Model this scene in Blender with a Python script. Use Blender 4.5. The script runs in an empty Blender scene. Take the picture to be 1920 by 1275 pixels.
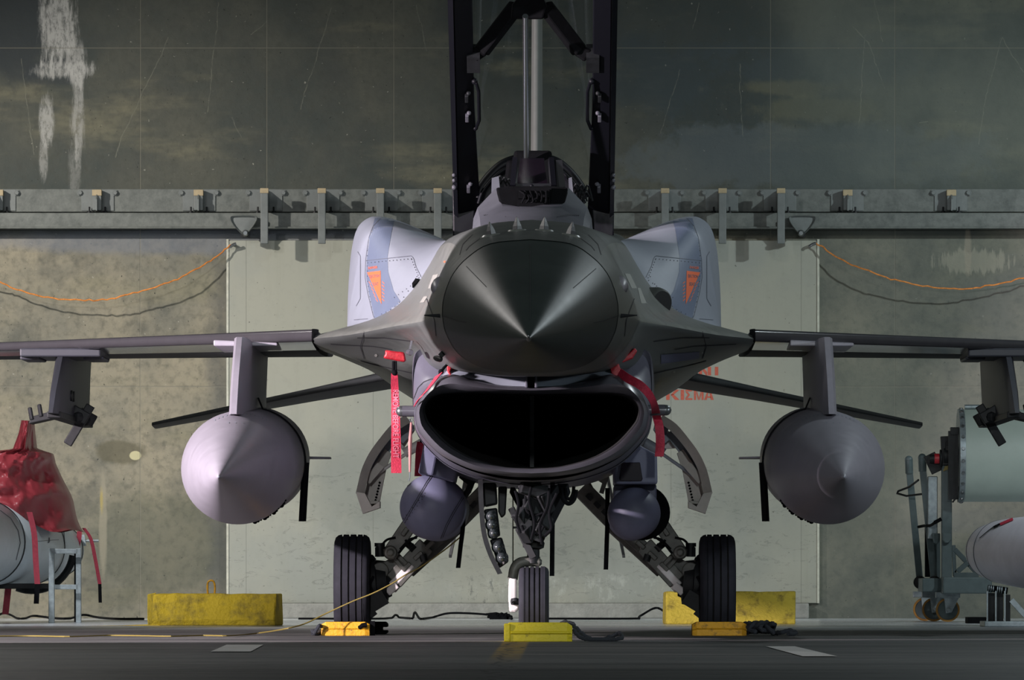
import bpy, bmesh, math, random
from mathutils import Vector, Matrix, noise
from mathutils.bvhtree import BVHTree
random.seed(7)
PI = math.pi
S = bpy.context.scene
COL = S.collection
# ---------------------------------------------------------------- camera model
F = 13340.0          # focal length in pixels of the 1920-wide frame
CAMX, CAMZ, DM = 0.165, 0.39, 46.0
VX, VY = 1050.0, 1077.0
CAM = Vector((CAMX, -DM, CAMZ))
def P(px, py, D):
    return Vector((CAMX + (px - VX) * D / F, D - DM, CAMZ + (VY - py) * D / F))
def sc(D): return F / D
def axis(D): return VX - CAMX * F / D
def G(px, py):                      # point on the floor
    D = F * CAMZ / (py - VY)
    return P(px, py, D)

# ---------------------------------------------------------------- mesh helpers
def cr(p0, p1, p2, p3, t):
    return 0.5 * ((2 * p1) + (p2 - p0) * t + (2 * p0 - 5 * p1 + 4 * p2 - p3) * t * t + (3 * p1 - p0 - 3 * p2 + p3) * t ** 3)
def spline(pts, k, closed=False):
    pts = [Vector(p) for p in pts]
    n = len(pts); out = []
    if closed:
        for i in range(n):
            for j in range(k):
                out.append(cr(pts[i - 1], pts[i], pts[(i + 1) % n], pts[(i + 2) % n], j / k))
        return out
    for i in range(n - 1):
        a = pts[i - 1] if i else pts[0] * 2 - pts[1]
        d = pts[i + 2] if i + 2 < n else pts[-1] * 2 - pts[-2]
        for j in range(k):
            out.append(cr(a, pts[i], pts[i + 1], d, j / k))
    out.append(pts[-1].copy())
    return out
def resample(pts, n):
    pts = [Vector(p) for p in pts]
    L = [0.0]
    for a, b in zip(pts, pts[1:]): L.append(L[-1] + (b - a).length)
    out = []; j = 0
    for i in range(n):
        s = L[-1] * i / (n - 1)
        while j < len(pts) - 2 and L[j + 1] < s: j += 1
        d = L[j + 1] - L[j]
        out.append(pts[j].lerp(pts[j + 1], 0 if d < 1e-9 else min(1, (s - L[j]) / d)))
    return out
def frame(d):
    d = d.normalized()
    up = Vector((0, 0, 1)) if abs(d.z) < 0.95 else Vector((0, 1, 0))
    a = d.cross(up).normalized(); b = a.cross(d).normalized()
    return a, b

class MB:
    def __init__(s): s.v = []; s.f = []; s.m = []
    def add(s, vs, fs, mi=0):
        o = len(s.v); s.v += [Vector(v) for v in vs]
        for f in fs: s.f.append([i + o for i in f]); s.m.append(mi)
        return s
    def grid(s, rows, close=True, cap0=False, cap1=False, mi=0, mif=None):
        n = len(rows[0]); vs = [v for r in rows for v in r]; o = len(s.v); s.v += [Vector(v) for v in vs]
        for i in range(len(rows) - 1):
            for j in range(n if close else n - 1):
                a = i * n + j; b = i * n + (j + 1) % n
                s.f.append([o + a, o + b, o + b + n, o + a + n]); s.m.append(mif(i, j) if mif else mi)
        if cap0: s.f.append([o + j for j in range(n)][::-1]); s.m.append(mi)
        if cap1: s.f.append([o + (len(rows) - 1) * n + j for j in range(n)]); s.m.append(mi)
        return s
    def tube(s, path, r, n=10, mi=0, cap=True, sq=1.0):
        path = [Vector(p) for p in path]; rows = []
        m = len(path); a = None
        for i, p in enumerate(path):
            d = (path[min(i + 1, m - 1)] - path[max(i - 1, 0)])
            if d.length < 1e-9: d = Vector((0, 0, 1))
            d.normalize()
            if a is None: a, b = frame(d)
            else:
                a = (a - d * a.dot(d)).normalized(); b = a.cross(d).normalized()
            rr = r(i / (m - 1)) if callable(r) else r
            rows.append([p + a * rr * math.cos(2 * PI * k / n) + b * rr * sq * math.sin(2 * PI * k / n) for k in range(n)])
        return s.grid(rows, True, cap, cap, mi)
    def cyl(s, p0, p1, r, n=16, mi=0, r1=None):
        r1 = r if r1 is None else r1
        return s.tube([p0, p1], lambda t: r + (r1 - r) * t, n, mi)
    def lathe(s, p0, p1, prof, n=32, mi=0, cap=True):
        """prof: (t along p0->p1, radius)"""
        p0 = Vector(p0); p1 = Vector(p1); a, b = frame(p1 - p0); rows = []
        for t, r in prof:
            c = p0.lerp(p1, t)
            rows.append([c + a * r * math.cos(2 * PI * k / n) + b * r * math.sin(2 * PI * k / n) for k in range(n)])
        return s.grid(rows, True, cap, cap, mi)
    def box(s, lo, hi, mi=0):
        x0, y0, z0 = lo; x1, y1, z1 = hi
        vs = [(x0, y0, z0), (x1, y0, z0), (x1, y1, z0), (x0, y1, z0), (x0, y0, z1), (x1, y0, z1), (x1, y1, z1), (x0, y1, z1)]
        return s.add(vs, [(0, 3, 2, 1), (4, 5, 6, 7), (0, 1, 5, 4), (1, 2, 6, 5), (2, 3, 7, 6), (3, 0, 4, 7)], mi)
    def bar(s, p0, p1, w, h, mi=0, up=None, w1=None, h1=None):
        p0 = Vector(p0); p1 = Vector(p1); d = (p1 - p0).normalized()
        if up is None: a, b = frame(d)
        else:
            a = d.cross(Vector(up)).normalized(); b = a.cross(d).normalized()
        w1 = w if w1 is None else w1; h1 = h if h1 is None else h1
        vs = []
        for p, ww, hh in ((p0, w, h), (p1, w1, h1)):
            vs += [p + a * ww / 2 * i + b * hh / 2 * j for i, j in ((-1, -1), (1, -1), (1, 1), (-1, 1))]
        return s.add(vs, [(0, 3, 2, 1), (4, 5, 6, 7), (0, 1, 5, 4), (1, 2, 6, 5), (2, 3, 7, 6), (3, 0, 4, 7)], mi)
    def prism(s, pts, d, mi=0):
        """closed outline (3D points) pushed along vector d"""
        n = len(pts); d = Vector(d); pts = [Vector(p) for p in pts]
        vs = pts + [p + d for p in pts]
        fs = [list(range(n))[::-1], list(range(n, 2 * n))] + [(i, (i + 1) % n, n + (i + 1) % n, n + i) for i in range(n)]
        return s.add(vs, fs, mi)
    def ppx(s, pts, D, depth, mi=0):   # outline in the picture at distance D, real thickness depth
        return s.prism([P(x, y, D) for x, y in pts], (0, depth, 0), mi)
    def ball(s, c, r, n=16, m=10, mi=0, sz=(1, 1, 1)):
        c = Vector(c); rows = []
        for i in range(m + 1):
            a = PI * i / m
            rows.append([c + Vector((r * sz[0] * math.sin(a) * math.cos(2 * PI * k / n), r * sz[1] * math.sin(a) * math.sin(2 * PI * k / n), r * sz[2] * math.cos(a))) for k in range(n)])
        return s.grid(rows, True, False, False, mi)
    def ribbon(s, path, wvec, th=0.003, mi=0):
        """flat strip along path; wvec(i,t)->half width vector"""
        path = [Vector(p) for p in path]; m = len(path); rows = []
        for i, p in enumerate(path):
            d = (path[min(i + 1, m - 1)] - path[max(i - 1, 0)]).normalized()
            w = wvec(i / (m - 1)) if callable(wvec) else Vector(wvec)
            nn = d.cross(w).normalized() * th / 2
            rows.append([p - w - nn, p + w - nn, p + w + nn, p - w + nn])
        return s.grid(rows, True, True, True, mi)
    def mirror(s):
        o = MB(); o.v = [Vector((-v.x, v.y, v.z)) for v in s.v]; o.f = [f[::-1] for f in s.f]; o.m = s.m[:]
        return o
    def bvh(s): return BVHTree.FromPolygons([tuple(v) for v in s.v], s.f)
    def moved(s, d):
        d = Vector(d); s.v = [v + d for v in s.v]; return s

def build(name, mb, mats, parent=None, smooth=35, bevel=0, sub=0, local=None, recalc=True):
    me = bpy.data.meshes.new(name)
    base = Vector((0, 0, 0))
    if parent is None and local is None and mb.v:
        xs = [v.x for v in mb.v]; ys = [v.y for v in mb.v]; zs = [v.z for v in mb.v]
        base = Vector(((min(xs) + max(xs)) / 2, (min(ys) + max(ys)) / 2, min(zs)))
    me.from_pydata([tuple(v - base) for v in mb.v], [], mb.f)
    if not isinstance(mats, (list, tuple)): mats = [mats]
    for m in mats: me.materials.append(m)
    me.polygons.foreach_set('material_index', mb.m)
    if recalc:
        bm = bmesh.new(); bm.from_mesh(me)
        bmesh.ops.remove_doubles(bm, verts=bm.verts, dist=1e-6)
        bmesh.ops.recalc_face_normals(bm, faces=bm.faces); bm.to_mesh(me); bm.free()
    if smooth:
        me.polygons.foreach_set('use_smooth', [True] * len(me.polygons))
        me.set_sharp_from_angle(angle=math.radians(smooth))
    o = bpy.data.objects.new(name, me); COL.objects.link(o)
    o.location = base
    if parent is not None:
        o.parent = parent
        off = parent.get('_base')
        o.location = Vector((0, 0, 0)) if local else (-parent.location if parent.type == 'EMPTY' else -parent.location * 0)
        if parent.type == 'MESH' and parent.parent is None and not local: o.location = -parent.location
    if bevel:
        b = o.modifiers.new('bevel', 'BEVEL'); b.width = bevel; b.segments = 2; b.limit_method = 'ANGLE'; b.angle_limit = math.radians(40)
    if sub:
        b = o.modifiers.new('sub', 'SUBSURF'); b.levels = sub; b.render_levels = sub
    return o
def thing(name, label, cat, loc=(0, 0, 0), group=None):
    o = bpy.data.objects.new(name, None); COL.objects.link(o); o.location = loc
    o.empty_display_size = 0.1
    return tag(o, label, cat, group)
def tag(o, label, cat, group=None):
    o['label'] = label; o['category'] = cat
    if group: o['group'] = group
    return o
def struct(name, mb, mats, **k):
    o = build(name, mb, mats, **k); o['kind'] = 'structure'; return o
def copy_thing(r, d, label=None, group=None):
    c = r.copy(); COL.objects.link(c); c.location = r.location + Vector(d)
    for ch in list(r.children):
        e = ch.copy(); COL.objects.link(e); e.parent = c
        for g in ch.children:
            h = g.copy(); COL.objects.link(h); h.parent = e
    if label: c['label'] = label
    if group: c['group'] = group
    return c

# ---------------------------------------------------------------- decals that lie on a surface
def hit(bvh, px, py, off=0.002):
    d = (P(px, py, 50) - CAM).normalized()
    loc, n, i, t = bvh.ray_cast(CAM, d)
    if loc is None: return None
    if n.dot(d) > 0: n = -n
    return loc + n * off
def line_on(mb, bvh, pts, w=1.2, mi=1, step=3, off=0.002):
    q = resample([(x, y, 0) for x, y in pts], max(2, int(sum((Vector(a) - Vector(b)).length for a, b in zip(pts, pts[1:])) / step) + 1))
    rows = []
    for i, p in enumerate(q):
        d = (q[min(i + 1, len(q) - 1)] - q[max(i - 1, 0)]).normalized(); nx = Vector((-d.y, d.x, 0)) * w / 2
        a = hit(bvh, p.x + nx.x, p.y + nx.y, off); b = hit(bvh, p.x - nx.x, p.y - nx.y, off)
        if a is None or b is None:
            if len(rows) > 1: mb.grid(rows, False, mi=mi)
            rows = []; continue
        rows.append([a, b])
    if len(rows) > 1: mb.grid(rows, False, mi=mi)
def tri_on(mb, bvh, pts, mi, n=6, off=0.002):
    """fan-subdivided triangle"""
    a, b, c = [Vector((x, y)) for x, y in pts]
    idx = {}
    vs = []; fs = []
    for i in range(n + 1):
        for j in range(n + 1 - i):
            p = a + (b - a) * i / n + (c - a) * j / n; h = hit(bvh, p.x, p.y, off)
            if h is None: h = P(p.x, p.y, 44)
            idx[i, j] = len(vs); vs.append(h)
    for i in range(n):
        for j in range(n - i):
            fs.append((idx[i, j], idx[i + 1, j], idx[i, j + 1]))
            if i + j < n - 1: fs.append((idx[i + 1, j], idx[i + 1, j + 1], idx[i, j + 1]))
    mb.add(vs, fs, mi)
def quad_on(mb, bvh, pts, mi, n=6, off=0.002):
    a, b, c, d = pts
    tri_on(mb, bvh, (a, b, c), mi, n, off); tri_on(mb, bvh, (a, c, d), mi, n, off)
def dot_on(mb, bvh, x, y, r=0.9, mi=1, off=0.002):
    c = [hit(bvh, x + r * math.cos(k * PI / 3), y + r * math.sin(k * PI / 3), off) for k in range(6)]
    if None in c: return
    mb.add(c, [range(6)], mi)
def text_mesh(body, size=1.0):
    cu = bpy.data.curves.new('lettering', 'FONT'); cu.body = body; cu.size = size; cu.align_x = 'CENTER'; cu.align_y = 'CENTER'
    cu.resolution_u = 3; cu.offset = 0.012
    o = bpy.data.objects.new('lettering', cu); COL.objects.link(o)
    bpy.context.view_layer.update()
    me = bpy.data.meshes.new_from_object(o)
    vs = [v.co.copy() for v in me.vertices]; fs = [list(p.vertices) for p in me.polygons]
    bpy.data.objects.remove(o); bpy.data.curves.remove(cu); bpy.data.meshes.remove(me)
    xs = [v.x for v in vs]; ys = [v.y for v in vs]
    cx, cy = (min(xs) + max(xs)) / 2, (min(ys) + max(ys)) / 2
    w, h = max(xs) - min(xs), max(ys) - min(ys)
    return [Vector(((v.x - cx) / w, (v.y - cy) / h, 0)) for v in vs], fs     # unit box
def text_on(mb, bvh, body, cx, cy, w, h, rot, mi, off=0.004):
    vs, fs = text_mesh(body); c, s_ = math.cos(rot), math.sin(rot); out = []
    for v in vs:
        x, y = v.x * w, -v.y * h
        q = hit(bvh, cx + x * c - y * s_, cy + x * s_ + y * c, off)
        out.append(q if q is not None else Vector((0, 60, -50)))
    mb.add(out, [f for f in fs if all(out[i].z > -40 for i in f)], mi)

# ---------------------------------------------------------------- materials
def lin(h):
    return tuple((c / 255 / 12.92 if c / 255 <= 0.04045 else ((c / 255 + 0.055) / 1.055) ** 2.4) for c in h)
def mat(name, col, rough=0.5, metal=0.0, nz=None, bump=0.0, bscale=60, spec=0.5, coat=0, aniso=None, col2=None, thr=None, rvar=0.0):
    m = bpy.data.materials.new(name); m.use_nodes = True; nt = m.node_tree; b = nt.nodes['Principled BSDF']
    c = lin(col); b.inputs['Base Color'].default_value = (*c, 1); b.inputs['Roughness'].default_value = rough; b.inputs['Metallic'].default_value = metal
    b.inputs['Specular IOR Level'].default_value = spec
    if coat: b.inputs['Coat Weight'].default_value = coat; b.inputs['Coat Roughness'].default_value = 0.2
    tc = nt.nodes.new('ShaderNodeTexCoord')
    if nz:
        t = nt.nodes.new('ShaderNodeTexNoise'); t.inputs['Scale'].default_value = nz[0]; t.inputs['Detail'].default_value = 6; t.inputs['Roughness'].default_value = 0.65
        nt.links.new(tc.outputs['Object'], t.inputs['Vector'])
        r = nt.nodes.new('ShaderNodeValToRGB')
        lo, hi = thr if thr else (0.3, 0.7)
        r.color_ramp.elements[0].position = lo; r.color_ramp.elements[1].position = hi
        if col2: ca = c; cb = lin(col2)
        else: ca = tuple(x * (1 - nz[1]) for x in c); cb = tuple(min(1, x * (1 + nz[1])) for x in c)
        r.color_ramp.elements[0].color = (*ca, 1); r.color_ramp.elements[1].color = (*cb, 1)
        nt.links.new(t.outputs['Fac'], r.inputs['Fac']); nt.links.new(r.outputs['Color'], b.inputs['Base Color'])
        if rvar:
            mr = nt.nodes.new('ShaderNodeMapRange'); mr.inputs['To Min'].default_value = max(0.02, rough - rvar); mr.inputs['To Max'].default_value = min(1, rough + rvar)
            nt.links.new(t.outputs['Fac'], mr.inputs['Value']); nt.links.new(mr.outputs['Result'], b.inputs['Roughness'])
    if bump:
        t2 = nt.nodes.new('ShaderNodeTexNoise'); t2.inputs['Scale'].default_value = bscale; t2.inputs['Detail'].default_value = 4
        nt.links.new(tc.outputs['Object'], t2.inputs['Vector'])
        bp = nt.nodes.new('ShaderNodeBump'); bp.inputs['Strength'].default_value = bump; bp.inputs['Distance'].default_value = 0.02
        nt.links.new(t2.outputs['Fac'], bp.inputs['Height']); nt.links.new(bp.outputs['Normal'], b.inputs['Normal'])
    return m
M = {}
M['radome'] = mat('radome paint', (44, 53, 51), 0.46, nz=(3, .12), rvar=.06)
M['body'] = mat('fuselage paint', (88, 92, 90), 0.42, nz=(5, .16), rvar=.1, bump=.03, bscale=9)
M['doorp'] = mat('gear door paint', (186, 180, 172), 0.5, nz=(9, .12))
M['trunk'] = mat('intake trunk paint', (92, 92, 104), 0.42, nz=(6, .1))
M['fin'] = mat('fin paint', (128, 130, 126), 0.5, nz=(5, .08))
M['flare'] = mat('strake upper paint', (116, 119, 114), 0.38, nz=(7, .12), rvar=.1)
M['wing'] = mat('wing paint', (56, 59, 60), 0.6, nz=(5, .15), spec=.25)
M['opyl'] = mat('outer pylon paint', (50, 52, 60), 0.5, nz=(6, .12))
M['under'] = mat('underside paint', (72, 76, 76), 0.45, nz=(6, .2), rvar=.1)
M['cowl'] = mat('cowl paint', (84, 86, 94), 0.5, nz=(7, .12))
M['cft'] = mat('conformal tank light paint', (141, 147, 158), 0.5, nz=(4, .06))
M['cftb'] = mat('conformal tank blue grey paint', (104, 115, 136), 0.5, nz=(4, .06))
M['edge'] = mat('leading edge paint', (62, 61, 64), 0.15, nz=(8, .08))
M['lip'] = mat('intake lip paint', (86, 86, 93), 0.3, nz=(8, .1))
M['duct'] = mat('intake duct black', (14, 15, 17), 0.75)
M['tank'] = mat('drop tank paint', (150, 147, 157), 0.42, nz=(9, .08), rvar=.08)
M['pod'] = mat('pod paint', (96, 98, 120), 0.52, nz=(10, .06))
M['line'] = mat('panel gap', (34, 35, 40), 0.7)
M['lined'] = mat('soft panel gap', (92, 96, 106), 0.7)
M['orange'] = mat('orange warning paint', (232, 112, 72), 0.55)
M['cream'] = mat('pale strip light', (160, 161, 154), 0.5)
M['black'] = mat('black frame paint', (10, 11, 17), 0.5, spec=.2)
M['blackm'] = mat('black matte trim', (10, 11, 13), 0.85, nz=(20, .3), spec=.08)
M['gear'] = mat('landing gear grey', (86, 86, 80), 0.5, nz=(18, .35))
M['geard'] = mat('landing gear dark metal', (27, 29, 31), 0.55, nz=(22, .4), spec=.3)
M['white'] = mat('white gear paint', (214, 208, 206), 0.5, nz=(12, .08))
M['chrome'] = mat('chrome', (226, 228, 230), 0.24, 1.0)
M['steel'] = mat('steel', (120, 124, 126), 0.35, 0.8, nz=(20, .2))
M['tyre'] = mat('tyre rubber', (42, 43, 50), 0.8, nz=(14, .2), spec=.25)
M['groove'] = mat('tyre groove', (12, 12, 13), 0.9)
M['hud'] = mat('hud combiner glass', (26, 18, 28), 0.15, spec=.4)
M['red'] = mat('red streamer cloth', (186, 44, 70), 0.6, nz=(60, .25), bump=.2, bscale=120)
M['redd'] = mat('faded red webbing', (146, 48, 64), 0.75, nz=(50, .2))
M['redv'] = mat('red vinyl cover', (168, 30, 42), 0.45, nz=(30, .25), bump=.2, bscale=60)
M['letter'] = mat('white lettering', (206, 118, 136), 0.6)
M['strap'] = mat('black webbing', (14, 15, 18), 0.85, spec=.1)
M['lampglass'] = mat('lamp lens', (58, 64, 66), 0.1, 0.3, coat=1)
M['chock'] = mat('yellow chock paint worn', (216, 158, 26), 0.6, nz=(26, .1), col2=(92, 70, 36), thr=(.52, .72), bump=.3, bscale=60)
M['chockn'] = mat('yellow chock paint fresh', (222, 205, 22), 0.55, nz=(22, .1), col2=(120, 104, 30), thr=(.58, .8), bump=.2, bscale=50)
M['block'] = mat('yellow painted concrete', (214, 182, 40), 0.75, nz=(7, .1), col2=(112, 98, 50), thr=(.48, .76), bump=.6, bscale=40)
M['block2'] = mat('pale yellow painted concrete', (196, 176, 60), 0.75, nz=(12, .1), col2=(100, 88, 40), thr=(.5, .75), bump=.6, bscale=40)
M['rope'] = mat('dark rope', (44, 48, 54), 0.9, bump=.5, bscale=150)
M['copper'] = mat('orange copper wire', (226, 140, 70), 0.4, 0.3, nz=(40, .4))
M['ycord'] = mat('yellow cord', (128, 114, 54), 0.6)
M['wtank'] = mat('white tank paint', (214, 226, 234), 0.4, nz=(5, .06))
M['gtank'] = mat('silver tank paint', (214, 212, 222), 0.42, nz=(6, .08))
M['canister'] = mat('pale green canister paint', (168, 182, 174), 0.5, nz=(5, .05))
M['cart'] = mat('cart grey green paint', (74, 88, 90), 0.5, nz=(14, .15))
M['galv'] = mat('galvanised steel', (138, 148, 152), 0.4, 0.5, nz=(24, .25))
M['tyrey'] = mat('ochre caster tread', (150, 108, 40), 0.6, nz=(20, .2))
M['rail'] = mat('painted rail steel', (104, 108, 104), 0.6, nz=(12, .1), col2=(74, 79, 76), thr=(.4, .75), bump=.15, bscale=30)
M['brk'] = mat('bracket steel', (106, 111, 110), 0.55, nz=(10, .15))
M['brkt'] = mat('bracket cap timber', (168, 152, 122), 0.7, nz=(20, .15))
M['wtext'] = mat('red stencil paint', (186, 92, 74), 0.8, nz=(60, .15))
def glass_mat():
    m = bpy.data.materials.new('canopy glass'); m.use_nodes = True; nt = m.node_tree; nt.nodes.clear()
    o = nt.nodes.new('ShaderNodeOutputMaterial'); mx = nt.nodes.new('ShaderNodeMixShader'); t = nt.nodes.new('ShaderNodeBsdfTransparent'); g = nt.nodes.new('ShaderNodeBsdfGlossy'); fr = nt.nodes.new('ShaderNodeFresnel')
    t.inputs['Color'].default_value = (.86, .88, .88, 1); g.inputs['Roughness'].default_value = 0.03; fr.inputs['IOR'].default_value = 1.3
    nt.links.new(fr.outputs[0], mx.inputs[0]); nt.links.new(t.outputs[0], mx.inputs[1]); nt.links.new(g.outputs[0], mx.inputs[2]); nt.links.new(mx.outputs[0], o.inputs[0])
    return m
M['glass'] = glass_mat()
def tarp_mat():
    m = mat('red plastic tarpaulin', (150, 58, 66), 0.36, nz=(4, .14), bump=.1, bscale=9, spec=.35)
    return m
M['tarp'] = tarp_mat()
# ================================================================= SETTING
DW = 63.0; SW = F / DW; YW = DW - DM
def WX(px): return CAMX + (px - VX) / SW
def WZ(py): return CAMZ + (VY - py) / SW
class NT:
    """tiny helper for writing node maths"""
    def __init__(s, name):
        s.m = bpy.data.materials.new(name); s.m.use_nodes = True; s.nt = s.m.node_tree; s.b = s.nt.nodes['Principled BSDF']
        g = s.nt.nodes.new('ShaderNodeNewGeometry'); sp = s.nt.nodes.new('ShaderNodeSeparateXYZ'); s.pos = g.outputs['Position']
        s.nt.links.new(s.pos, sp.inputs[0]); s.x, s.y, s.z = sp.outputs[0], sp.outputs[1], sp.outputs[2]
    def put(s, inp, v):
        if isinstance(v, (int, float)): inp.default_value = v
        elif isinstance(v, tuple): inp.default_value = (*v, 1) if len(v) == 3 and inp.type == 'RGBA' else v
        else: s.nt.links.new(v, inp)
    def op(s, o, a, b=0.0, c=None, clamp=False):
        n = s.nt.nodes.new('ShaderNodeMath'); n.operation = o; n.use_clamp = clamp
        s.put(n.inputs[0], a); s.put(n.inputs[1], b)
        if c is not None: s.put(n.inputs[2], c)
        return n.outputs[0]
    def noise(s, scale, detail=5, rough=0.6, stretch=(1, 1, 1), off=(0, 0, 0), dist=0):
        mp = s.nt.nodes.new('ShaderNodeMapping'); mp.inputs['Scale'].default_value = stretch; mp.inputs['Location'].default_value = off
        s.nt.links.new(s.pos, mp.inputs[0])
        n = s.nt.nodes.new('ShaderNodeTexNoise'); n.inputs['Scale'].default_value = scale; n.inputs['Detail'].default_value = detail; n.inputs['Roughness'].default_value = rough; n.inputs['Distortion'].default_value = dist
        s.nt.links.new(mp.outputs[0], n.inputs['Vector']); return n.outputs['Fac']
    def ss(s, v, a, b, lo=0.0, hi=1.0):
        n = s.nt.nodes.new('ShaderNodeMapRange'); n.interpolation_type = 'SMOOTHSTEP'
        s.put(n.inputs['Value'], v); s.put(n.inputs['From Min'], a); s.put(n.inputs['From Max'], b); s.put(n.inputs['To Min'], lo); s.put(n.inputs['To Max'], hi)
        return n.outputs[0]
    def mix(s, f, a, b):
        n = s.nt.nodes.new('ShaderNodeMix'); n.data_type = 'RGBA'; s.put(n.inputs[0], f); s.put(n.inputs[6], a); s.put(n.inputs[7], b); return n.outputs[2]
    def blob(s, cx, cz, rx, rz, nz, amp=1.0, soft=0.25):
        a = s.op('DIVIDE', s.op('SUBTRACT', s.x, cx), rx); b = s.op('DIVIDE', s.op('SUBTRACT', s.z, cz), rz)
        d = s.op('SQRT', s.op('ADD', s.op('MULTIPLY', a, a), s.op('MULTIPLY', b, b)))
        d = s.op('ADD', d, s.op('MULTIPLY', s.op('SUBTRACT', nz, 0.5), amp))
        return s.ss(d, 1.0 + soft, 1.0 - soft)
    def seam(s, coord, at, w=0.008):
        return s.ss(s.op('ABSOLUTE', s.op('SUBTRACT', coord, at)), w, w * 0.3)
    def finish(s, col, rough, h=None, strength=0.3, dist=0.02):
        s.put(s.b.inputs['Base Color'], col); s.put(s.b.inputs['Roughness'], rough)
        if h is not None:
            bp = s.nt.nodes.new('ShaderNodeBump'); bp.inputs['Strength'].default_value = strength; bp.inputs['Distance'].default_value = dist
            s.put(bp.inputs['Height'], h); s.nt.links.new(bp.outputs[0], s.b.inputs['Normal'])
        return s.m
def scratch(n, x0, y0, x1, y1, w=0.006):
    """a scratch on the wall between two picture points, given in wall coordinates"""
    ax, az, bx, bz = WX(x0), WZ(y0), WX(x1), WZ(y1); dx, dz = bx - ax, bz - az; L2 = dx * dx + dz * dz
    u = n.op('SUBTRACT', n.wx, ax); v = n.op('SUBTRACT', n.wz, az)
    t = n.op('DIVIDE', n.op('ADD', n.op('MULTIPLY', u, dx), n.op('MULTIPLY', v, dz)), L2, clamp=True)
    du = n.op('SUBTRACT', u, n.op('MULTIPLY', t, dx)); dv = n.op('SUBTRACT', v, n.op('MULTIPLY', t, dz))
    return n.ss(n.op('SQRT', n.op('ADD', n.op('MULTIPLY', du, du), n.op('MULTIPLY', dv, dv))), w, w * .3)

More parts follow.
